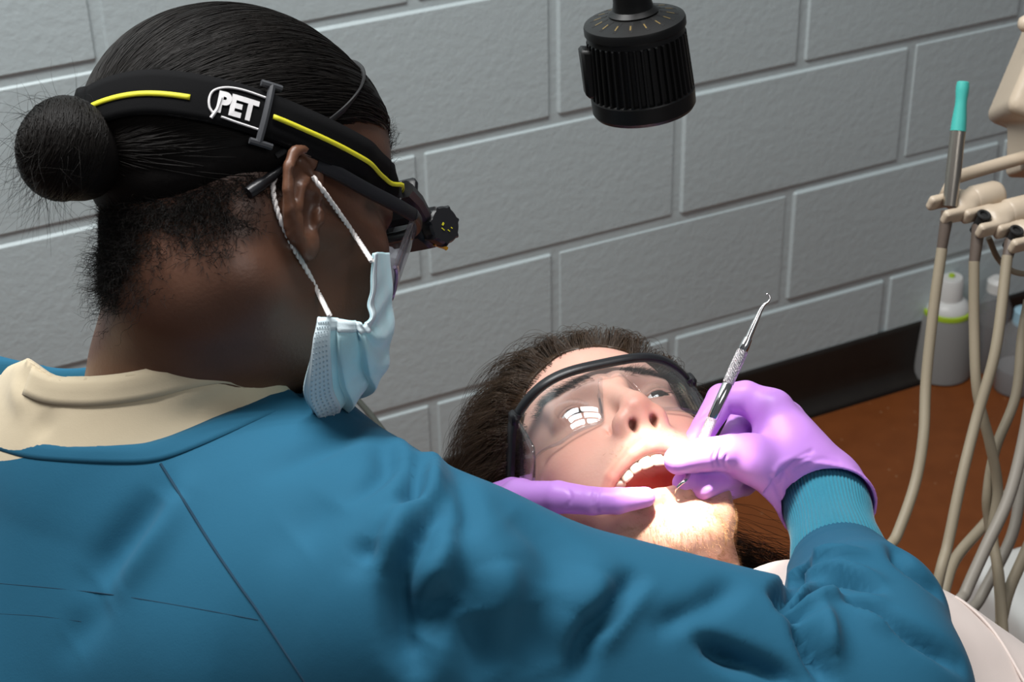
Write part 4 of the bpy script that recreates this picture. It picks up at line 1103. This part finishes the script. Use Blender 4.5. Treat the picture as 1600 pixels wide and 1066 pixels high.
scl = thing('dental_scaler', at(1120, 640, 1.206), 'steel double-ended scaler with knurled grips held in the violet gloved hand', 'dental tool')
A0, A1 = at(1171, 524, 1.203), at(1080, 728, 1.194)
def on_ax(t): return A0+(A1-A0)*t
sax = A1-A0; SL_ = np.linalg.norm(sax)
def seg(t0, t1, prof, m, name, k=24):
    L_ = SL_*(t1-t0); return MB().lathe(on_ax(t0), sax, [(f*L_, r) for f, r in prof], k).build(name, m, scl)
seg(.02, .115, [(0, .0018), (.05, .0030), (.5, .0034), (.95, .0036), (1, .0034)], M_steel, 'collar')
def knurled(t0, t1, name):
    n, k = 36, 44; L_ = SL_*(t1-t0); ax = nrm(sax); a = nrm(np.cross(ax, [0, 0, 1])); b = np.cross(ax, a); V = []
    for i in range(k):
        for j in range(n):
            t = 2*math.pi*j/n; r = .0036+.00034*((1 if (i+j) % 3 == 0 else -.4)) if 0 < i < k-1 else .0030
            V.append(on_ax(t0)+ax*L_*i/(k-1)+r*(math.cos(t)*a+math.sin(t)*b))
    F = [(i*n+j, i*n+(j+1) % n, (i+1)*n+(j+1) % n, (i+1)*n+j) for i in range(k-1) for j in range(n)]+[tuple(range(n))[::-1], tuple((k-1)*n+j for j in range(n))]
    return new_mesh(name, np.array(V), F, M_knurl, scl, smooth=False)
knurled(.115, .375, 'knurled_grip')
hb = seg(.375, .64, [(0, .0034), (.02, .0037), (.98, .0037), (1, .0034)], M_steel, 'handle_band')
knurled(.64, .93, 'knurled_grip')
seg(.93, 1.0, [(0, .0034), (.3, .0034), (1, .0018)], M_steel, 'collar')
MB().tube(cr([on_ax(.03), at(1182, 499, 1.204), at(1192, 479, 1.205), at(1200, 472, 1.205), at(1203, 466, 1.205), at(1200.5, 460, 1.205), at(1197, 459.5, 1.205)], 8), np.interp(np.linspace(0, 1, 49), [0, .12, .4, .6, .85, 1], [.0024, .0021, .0010, .0007, .0005, .0002]), 10).build('hooked_tip', M_steel, scl)
MB().tube(cr([on_ax(.99), at(1077, 737, 1.183), at(1072, 749, 1.169), at(1063, 757, 1.167), at(1057, 764, 1.168), at(1055, 771, 1.172)], 8), np.interp(np.linspace(0, 1, 41), [0, .15, .5, .85, 1], [.0020, .0018, .0012, .0007, .0003]), 10).build('scaling_tip', M_steel, scl)

# ------------------------------------------------------------------ patient's shirt, chair, exam lamp, dental unit, bottles, cable
def floor_at(x, y):
    d = nrm(at(x, y, 1)-CAM); return CAM+d*(CAM[2]/-d[2])
M_shirt = mat('off_white_jersey', (.62, .53, .49), .85, noise=(10, .3, (.56, .47, .43)), bump=[(1100, .15, .0005), (30, .2, .004)], sheen=.2, spec=.2)
SH = SDF()
SH.cap((-.110, -.052, -.228), (.110, -.052, -.228), .056, k=.04); SH.cap((.06, -.035, -.185), (.12, -.055, -.230), .046, .054, .03)
SH.cap((0, -.055, -.205), (0, -.050, -.27), .070, .10, .04)
SH.ell((0, -.055, -.40), (.185, .095, .21), .05)
SH.ell((0, -.050, -.68), (.175, .100, .26), .06)
for sg in (-1, 1): SH.cap((sg*.158, -.078, -.262), (sg*.230, -.085, -.47), .058, .052, .04); SH.cap((sg*.235, -.072, -.47), (sg*.15, .01, -.68), .042, .034, .04)
NK = SDF(); NK.cap((0, -.072, -.08), (0, -.062, -.235), .058, .064)
SH.ops.append((lambda P: NK.ev(P), .004, True))
hv, hf = SH.mesh((-.33, -.20, -.96), (.33, .10, -.12), .005)
hv = smooth_mesh(hv, hf, 3, .5); TY = np.array([0, .045, 0])
N_ = vnormals(hv, hf); hv = hv+N_*(.0022*np.sin(hv[:, 0]*60+hv[:, 2]*38)*np.sin(hv[:, 2]*55+hv[:, 1]*40))[:, None]
new_mesh('t_shirt', pat(hv+TY), hf, M_shirt, patient)
m = MB()
for sg in (-1, 1):
    P = [SH.project(np.array([p]), .0006)[0] for p in cr([(sg*.165, .01, -.21), (sg*.160, -.01, -.27), (sg*.155, -.02, -.35), (sg*.17, -.06, -.40)], 8)]; MB().tube(pat(np.array(P)+TY), .0012, 6).build('shoulder_seam', M_shirt, patient)
# lower body and legs on the chair, out of the picture
M_jean = mat('dark_denim', (.03, .04, .07), .85)
LG = SDF(); LG.ell((0, -.06, -.90), (.17, .10, .14))
for sg in (-1, 1): LG.cap((sg*.085, -.06, -.92), (sg*.11, -.02, -1.36), .080, .058, .04); LG.cap((sg*.11, -.02, -1.36), (sg*.11, -.08, -1.76), .055, .040, .02)
hv, hf = LG.mesh((-.25, -.18, -1.82), (.25, .06, -.74), .012); new_mesh('trousers', pat(hv+TY), hf, M_jean, patient)
# reclining dental chair
M_vinyl = mat('grey_vinyl', (.16, .17, .18), .45, bump=(300, .1, .0008)); M_chairw = mat('chair_white_enamel', (.55, .55, .53), .35)
pc = pat((0, -.2, -.6)); CH = thing('dental_chair', (pc[0], pc[1], 0), 'grey reclining dental chair under the patient', 'chair')
LAX = np.stack([nrm(pat(np.eye(3)[i])-pat((0, 0, 0))) for i in range(3)])
def pad(name, c, size, bev):
    S = SDF(); c = np.array(c, float); hs = np.array(size)/2-bev
    S.fn(lambda P: np.linalg.norm(np.maximum(np.abs(P-c)-hs, 0), axis=1)-bev)
    v, f = S.mesh(c-np.array(size)/2-.02, c+np.array(size)/2+.02, .011); return new_mesh(name, pat(v), f, M_vinyl, CH)
pad('headrest', (0, -.138, .015), (.20, .050, .19), .022); pad('backrest', (0, -.150, -.52), (.40, .07, .74), .03); pad('seat', (0, -.152, -1.16), (.44, .08, .56), .03); pad('leg_rest', (0, -.120, -1.66), (.40, .07, .44), .03)
MB().tube([pat((0, -.16, 0)), pat((0, -.165, -.20))], .014, 10).build('headrest_bar', M_steel, CH)
b0 = pat((0, -.192, -.95)); MB().lathe((b0[0], b0[1], 0), (0, 0, 1), [(0, .26), (.03, .25), (.05, .09), (b0[2]-.03, .085), (b0[2], .12)], 32).build('pedestal', M_chairw, CH)

def wall_at(x, y):
    d = nrm(at(x, y, 1)-CAM); return CAM+d*(((WO-CAM)@WN)/(d@WN))
# black exam lamp on its arm
M_lampk = mat('black_lamp_enamel', (.007, .007, .007), .42, bump=(160, .06, .001), spec=.3)
M_slot_shade = mat('slot_shade', (.003, .003, .003), .8); M_brass = mat('brass_inside', (.30, .21, .08), .4, metal=.8)
LD, LK = 1.02, .583; lt, lb = LAMP_TOP, LAMP_TOP+LAMP_AXIS*.0535
lax = LAMP_AXIS; LLn = .0535; ex = thing('exam_lamp', lt, 'black vented exam lamp head hanging in front of the block wall', 'lamp')
R0 = 80.5/F_PX*LD
MB().lathe(lt, lax, [(-.0050, .0116), (-.0047, R0*.42), (0, R0*.985), (.0012, R0), (.0050, R0), (.0052, R0*.96), (.0065, R0*.955)], 72).build('top_cap', M_lampk, ex)
n = 42*8; V = []; a_ = nrm(np.cross(lax, [0, 1, .2])); b_ = np.cross(lax, a_)
pr_ = [(.0061, .955, 0), (.0088, .965, 0), (.0096, .968, 1), (LLn*.80, 1.018, 1), (LLn*.815, 1.020, 0), (LLn*.83, 1.035, 0), (LLn, 1.030, 0), (LLn+.0023, .98, 0), (LLn+.0023, .80, 0), (LLn-.006, .74, 0)]
for h, r, rib in pr_:
    for j in range(n):
        t = 2*math.pi*j/n; q = .0010*rib*(1 if math.cos(t*42) > .2 else -1)
        V.append(lt+lax*h+(R0*r+q-.0006*rib)*(math.cos(t)*a_+math.sin(t)*b_))
k = len(pr_); new_mesh('lamp_shade', np.array(V), [(i*n+j, i*n+(j+1) % n, (i+1)*n+(j+1) % n, (i+1)*n+j) for i in range(k-1) for j in range(n)]+[tuple(range(n))[::-1], tuple((k-1)*n+j for j in range(n))], M_lampk, ex, smooth=False)
cap_slope = nrm(np.array([0, 0, 0.]))
for j in range(16):
    t = 2*math.pi*(j+.28)/16; rad = math.cos(t)*a_+math.sin(t)*b_; tan = np.cross(lax, rad)
    q0 = lt-lax*.0047+rad*R0*.42; q1 = lt+rad*R0*.985; sd = nrm(q1-q0); nn = np.cross(sd, tan); nn = nn if nn@lax < 0 else -nn
    mid = q0+(q1-q0)*.52
    sl_ = MB().box(mid-nn*.00025, (sd, tan, nn), (R0*.33, .0025, .0007), .0003).tube([mid-sd*R0*.165-nn*.0006, mid-sd*R0*.164+nn*.0001], .0013, 12).build('vent_slot_shade', M_slot_shade, ex)  # flush dark strip, its colour stands for the shade in an open slot
    MB().box(mid+nn*.00006+tan*.0004, (sd, tan, nn), (R0*.15, .0008, .0003)).build('brass_glint', M_brass, sl_)
MB().box(lt+lax*(LLn*.62)-a_*0+view_dir((-1, 0, .15))*(R0*1.0), np.stack([view_dir((1, 0, -.15)), lax, np.cross(nrm(view_dir((1, 0, -.15))), lax)]), (.0093, LLn*.56, .013), .0018).build('latch', M_lampk, ex)
st_ = lt-lax*.22
MB().lathe(lt-lax*.0050, -lax, [(0, .0150), (.0023, .0120), (.007, .0111), (.22, .0108)], 32).build('stem', M_lampk, ex)
wa = st_+WN*(-(st_-WO)@WN)
MB().tube([st_+UZ*.01, wa], .016, 16).build('arm', M_lampk, ex); MB().box(wa-WN*.001, (WD, WN, UZ), (.12, .02, .16), .004).build('wall_plate', M_lampk, ex)
MB().lathe(lt+lax*(LLn-.0045), lax, [(0, .0001), (.0001, R0*.60), (.002, R0*.60), (.0021, .0001)], 32).build('halogen_face', mat('lit_halogen', (1, 1, 1), .3, emit=((1, .93, .82), 4)), ex)

# dental unit: beige holders, hoses, housing
M_beige = mat('beige_plastic', (.50, .41, .31), .4, noise=(8, .2, (.46, .37, .27)))
M_hose = mat('beige_hose', (.28, .235, .165), .55, noise=(20, .3, (.23, .19, .13)), bump=(200, .08, .001)); M_tan = mat('greyish_tan_hose', (.25, .225, .19), .5)
M_brown = mat('brown_sleeve', (.10, .075, .06), .5); M_turq = mat('turquoise_rubber', (.05, .40, .35), .5); M_satin = mat('satin_steel', (.42, .38, .33), .33, metal=1.0); M_hole = mat('dark_bore', (.01, .01, .01), .7)
UD = 1.60
DU = thing('dental_unit', at(1590, 300, UD)*np.array([1, 1, 0]), 'beige dental delivery unit with instrument holders and housing at right edge', 'dental unit')
S = SDF()
hc = [at(1478, 326, UD), at(1532, 347, UD-.005), at(1583, 371, UD-.010)]
hx_ = nrm(hc[2]-hc[0]); hz = nrm(UZ-hx_*(UZ@hx_)); hy_ = np.cross(hz, hx_)                 # along the row, up, away
if hy_@CB > 0: hy_ = -hy_
def rbox(c, ax, size, r):
    A = np.array(ax); h = np.array(size)/2-r
    return lambda P: np.linalg.norm(np.maximum(np.abs((P-c)@A.T)-h, 0), axis=1)-r
pa = nrm(hx_*.62+hy_*.74+hz*.12); pb = nrm(hx_-pa*(hx_@pa)); hz = np.cross(pa, pb); hz = hz if hz[2] > 0 else -hz
for i, c in enumerate(hc):
    H = SDF(); H.fn(rbox(c+pb*.0100+pa*.006, (pa, pb, hz), (.034, .0085, .0150), .0035))
    H.fn(rbox(c-pb*.0100+pa*.003, (pa, pb, hz), (.032, .0085, .0150), .0035), .0015)
    H.fn(rbox(c+pa*.018, (pa, pb, hz), (.018, .026, .0135), .004), .004)
    H.cap(c+pa*.016+hz*.002, c+pa*.030+hz*.004, .0090, .0115, .006)
    H.cap(c+hz*.02, c-hz*.02, .0062, .0062, .001, cut=True)
    v, f = H.mesh(c-.05, c+.055, .0015); new_mesh('instrument_holder', smooth_mesh(v, f, 1, .4), f, M_beige, DU)
    bc = c+pa*.026+hz*.004
    B = MB().lathe(bc, pa, [(0, .008), (.002, .0110), (.005, .0128), (.030, .0132), (.034, .0120), (.036, .0095), (.0365, .001)], 28); B.build('holder_barrel', M_beige, DU)
    if i: MB().tube([c+hz*.0088+.0052*(math.cos(t)*pa+math.sin(t)*pb) for t in np.linspace(0, 6.283, 25)], .0016, 8, caps=False).build('black_ring', M_hole, DU); MB().lathe(c+hz*.0080, -hz, [(0, .0050), (.02, .0056), (.021, .001)], 20).build('socket', M_hole, DU)
MB().tube([hc[0]+hy_*.030-hx_*.01, hc[2]+hy_*.030+hx_*.10], .008, 14).build('holder_bar', M_beige, DU)
MB().tube(cr([at(1492, 278, UD+.04), at(1530, 266, UD+.05), at(1610, 243, UD+.06)], 6), .0062, 12).build('arm_rod', M_beige, DU)
S = SDF(); c0 = at(1660, 150, UD+.06)
ha = nrm(view_dir((.40, 1, .1))); hb2 = nrm(view_dir((1, -.36, .1))); hb2 = nrm(hb2-ha*(ha@hb2)); hc2 = np.cross(ha, hb2)
S.fn(rbox(at(1690, 122, UD+.08), (ha, hb2, hc2), (.125, .125, .14), .010))
S.fn(rbox(at(1652, 212, UD+.08), (nrm(view_dir((.03, 1, 0))), nrm(view_dir((1, -.03, 0))), CB), (.075, .074, .09), .005), .006)
v, f = S.mesh(at(1650, 150, UD+.08)-.16, at(1650, 150, UD+.08)+.16, .0035); hous = new_mesh('housing', v, f, M_beige, DU)
MB().lathe(at(1612, 38, UD+.05), view_dir((-1, .1, .1)), [(0, .008), (.008, .008), (.012, .005), (.013, .001)], 20).build('knob', M_beige, DU)
px_ = at(1760, 300, UD+.15); MB().lathe((px_[0], px_[1], 0), UZ, [(0, .16), (.03, .15), (.05, .035), (px_[2], .032)], 28).build('stand_post', M_beige, DU)
MB().tube([at(1680, 212, UD+.08), np.array([px_[0], px_[1], px_[2]-.01])], .016, 12).build('stand_arm', M_beige, DU)
def tube_thing(name, label, cat, pts, r, m, group=None, kids=()):
    P = cr(pts, 10); o = MB().tube(P, r, 12).build(name, m, base=P[0]); return tag(o, label, cat, group)
# suction tube
sv = thing('suction_tube', at(1484, 314, UD-.003), 'steel suction tube with turquoise rubber tip standing in the leftmost beige holder', 'suction tube')
T0, T1, T2 = at(1505, 129, UD-.012), at(1497, 205, UD-.010), at(1484, 322, UD-.004)
L1 = np.linalg.norm(T1-T0); rr_ = 1/F_PX*UD
MB().lathe(T0, T1-T0, [(.010, 5*rr_), (.0, 6*rr_), (-.0008, 8*rr_), (0, 9.6*rr_), (.004, 10.4*rr_), (.008, 10.2*rr_), (.014, 9.2*rr_), (.020, 9.0*rr_), (L1*.75, 11.2*rr_), (L1, 12.2*rr_), (L1+.0005, 9*rr_)], 32).build('rubber_tip', M_turq, sv)
MB().lathe(T0+nrm(T1-T0)*.0012, T1-T0, [(0, .0001), (.0002, 5.4*rr_), (.008, 5*rr_), (.009, .0001)], 24).build('bore', M_hole, sv)
MB().lathe(T1, T2-T1, [(0, 11.8*rr_), (.035, 12.0*rr_), (.055, 11.5*rr_), (np.linalg.norm(T2-T1), 11.0*rr_)], 32).build('metal_tube', M_satin, sv)
def conn(p, q, m, r0, r1, par): return MB().lathe(p, q-p, [(0, r0), (np.linalg.norm(q-p)*.9, r1), (np.linalg.norm(q-p), r1*.9)], 20).build('connector', m, par)
conn(at(1481, 330, UD-.004), at(1471, 392, UD-.002), M_brown, .0060, .0048, sv)
hose_pts = [[(1472, 388, UD-.002), (1459, 481, UD), (1447, 594, UD), (1443, 680, UD-.01), (1430, 755, UD-.02), (1402, 835, UD-.04), (1372, 900, UD-.05)]]
def hose(pts, r, m, label, par=None, name='hose'):
    P = [at(*p) for p in pts]
    if P[-1][2] < P[0][2]-.15:                                # run on down to the floor and back under the chair
        e = P[-1]; P += [e+np.array([-.02, -.05, -.16]), np.array([e[0]-.06, e[1]-.16, .10]), np.array([e[0]-.10, e[1]-.30, .012])]
    P = cr(P, 10)
    if par is not None: return MB().tube(P, r, 12).build(name, m, par)
    return tag(MB().tube(P, r, 12).build(name, m, base=P[0]), label, 'hose', 'hoses of the dental unit')
hose(hose_pts[0], .0050, M_hose, None, sv)
for i, (c, (q, pts, lab)) in enumerate(zip(hc[1:], [((1522, 412), [(1522, 408, UD-.004), (1522, 506, UD), (1527, 612, UD), (1547, 694, UD+.01), (1559, 765, UD+.02), (1551, 835, UD+.02), (1561, 900, UD+.01), (1567, 985, UD), (1570, 1080, UD)], 'beige hose falling from the middle holder and swerving right'), ((1573, 404), [(1574, 400, UD-.012), (1556, 544, UD-.02), (1527, 650, UD-.02), (1502, 750, UD-.03), (1481, 850, UD-.04), (1462, 930, UD-.05)], 'pale beige hose slanting left from the rightmost holder')])):
    h = hose(pts, .0050, M_hose, lab); conn(c-hz*.004, at(pts[0][0], pts[0][1]+4, pts[0][2]), M_brown, .0062, .0050, h)
for pts, r, m, lab in [
 ([(1607, 470, UD+.06), (1597, 525, UD+.05), (1587, 619, UD+.04), (1556, 700, UD+.03), (1543, 770, UD+.03), (1545, 815, UD+.035), (1557, 880, UD+.035), (1563, 960, UD+.03), (1560, 1060, UD+.03)], .0048, M_hose, 'beige hose bowing leftwards behind the straight pale hose'),
 ([(1620, 560, UD-.01), (1602, 675, UD-.01), (1577, 775, UD-.02), (1540, 856, UD-.03), (1509, 925, UD-.04), (1490, 975, UD-.05)], .0056, M_tan, 'greyish tan hose slanting down from the right edge'),
 ([(1625, 640, UD+.10), (1598, 750, UD+.10), (1581, 837, UD+.09), (1534, 931, UD+.08), (1500, 1000, UD+.06)], .0056, M_tan, 'greyish tan hose farthest right, curving behind the others'),
 ([(1600, 740, UD+.14), (1545, 812, UD+.12), (1496, 869, UD+.10), (1478, 915, UD+.08), (1470, 960, UD+.07)], .0056, M_hose, 'short beige hose crossing low behind the slanting hoses'),
 ([(1640, 780, UD+.04), (1600, 869, UD+.03), (1574, 931, UD+.02), (1560, 1000, UD+.01), (1555, 1070, UD)], .0056, M_hose, 'beige hose in front of the white pedestal at right edge'),
 ([(1545, 372, UD+.03), (1560, 405, UD+.04), (1585, 425, UD+.05), (1625, 430, UD+.06)], .0028, M_hose, 'thin beige tube looping under the holders')]:
    hose(pts, r, m, lab)
# white pedestal with slanted top low at right
pb = floor_at(1640, 985); wc = at(1690, 1010, 1.95)
S = SDF(); S.fn(rbox(np.array([wc[0], wc[1], .20]), (np.array([.94, .34, 0]), np.array([-.34, .94, 0]), UZ), (.20, .20, .40), .02)); c_ = np.array([wc[0], wc[1], .20])
v, f = S.mesh(c_-.32, c_+.32, .01); tag(new_mesh('equipment_pedestal', v, f, M_chairw, base=(wc[0], wc[1], .0)), 'white enamel equipment pedestal behind the hoses at the lower right edge', 'pedestal')
# bottles on the floor by the wall
M_trans = mat('translucent_white_plastic', (.36, .36, .35), .35, trans=.35, ior=1.2); M_green = mat('lime_green_plastic', (.36, .52, .03), .4); M_bluecap = mat('pale_blue_cap', (.30, .48, .58), .4); M_clearp = clear_mat('clear_bottle_plastic', tint=(.80, .83, .84), fog=.16); M_liq = mat('dark_bottle_content', (.06, .05, .05), .5); M_capw = mat('milky_cap', (.60, .60, .58), .4)
def bottle(x, y, h, prof, caps, label, m, extra=None):
    p = floor_at(x, y)+UZ*.0; b = thing('bottle', p, label, 'bottle', 'bottles on the floor by the wall')
    MB().lathe(p, UZ, [(0, .0001), (.0005, prof[0][1]*.92)]+prof, 32).build('bottle_body', m, b)
    for nm, z, pr2, mm in caps: MB().lathe(p+UZ*z, UZ, pr2, 32).build(nm, mm, b)
    return b, p
bottle(1468, 580, .18, [(.004, .052), (.02, .0525), (.10, .046), (.122, .040), (.1225, .001)], [('ring', .120, [(0, .0405), (.0005, .0415), (.008, .0415), (.0085, .036)], M_green), ('bottle_cap', .1285, [(0, .0370), (.004, .0370), (.016, .0270), (.018, .0220), (.054, .0205), (.058, .018), (.0585, .001)], M_capw), ('spout', .186, [(0, .005), (.005, .005), (.0055, .001)], M_green)], 'translucent white bottle with lime green neck ring standing by the brown base', M_trans)
bottle(1541, 573, .2, [(.004, .029), (.12, .029), (.140, .020), (.158, .016), (.1585, .001)], [('bottle_cap', .152, [(0, .0185), (.018, .0185), (.024, .012), (.0245, .001)], M_capw), ('dark_content', .003, [(0, .0001), (.0001, .026), (.09, .026), (.0905, .0001)], M_liq)], 'clear bottle with milky cap and dark contents between two other bottles', M_clearp)
bottle(1584, 606, .2, [(.004, .036), (.105, .036), (.125, .022), (.140, .016), (.1405, .001)], [('bottle_cap', .128, [(0, .0190), (.024, .0185), (.028, .012), (.0285, .001)], M_bluecap), ('dark_content', .003, [(0, .0001), (.0001, .033), (.04, .033), (.0405, .0001)], mat('grey_content', (.25, .24, .24), .5))], 'clear bottle with pale blue cap at the right edge', M_clearp)
# cable behind the mask
tube_thing('cable', 'thin dark cable hanging between the mask and the teal shoulder', 'cable', [wall_at(395, 400), at(430, 470, 1.85), at(500, 560, 1.75), at(563, 630, 1.65), at(588, 660, 1.60), at(612, 700, 1.55), at(640, 800, 1.50)], .0030, mat('dark_cable', (.03, .032, .025), .5))
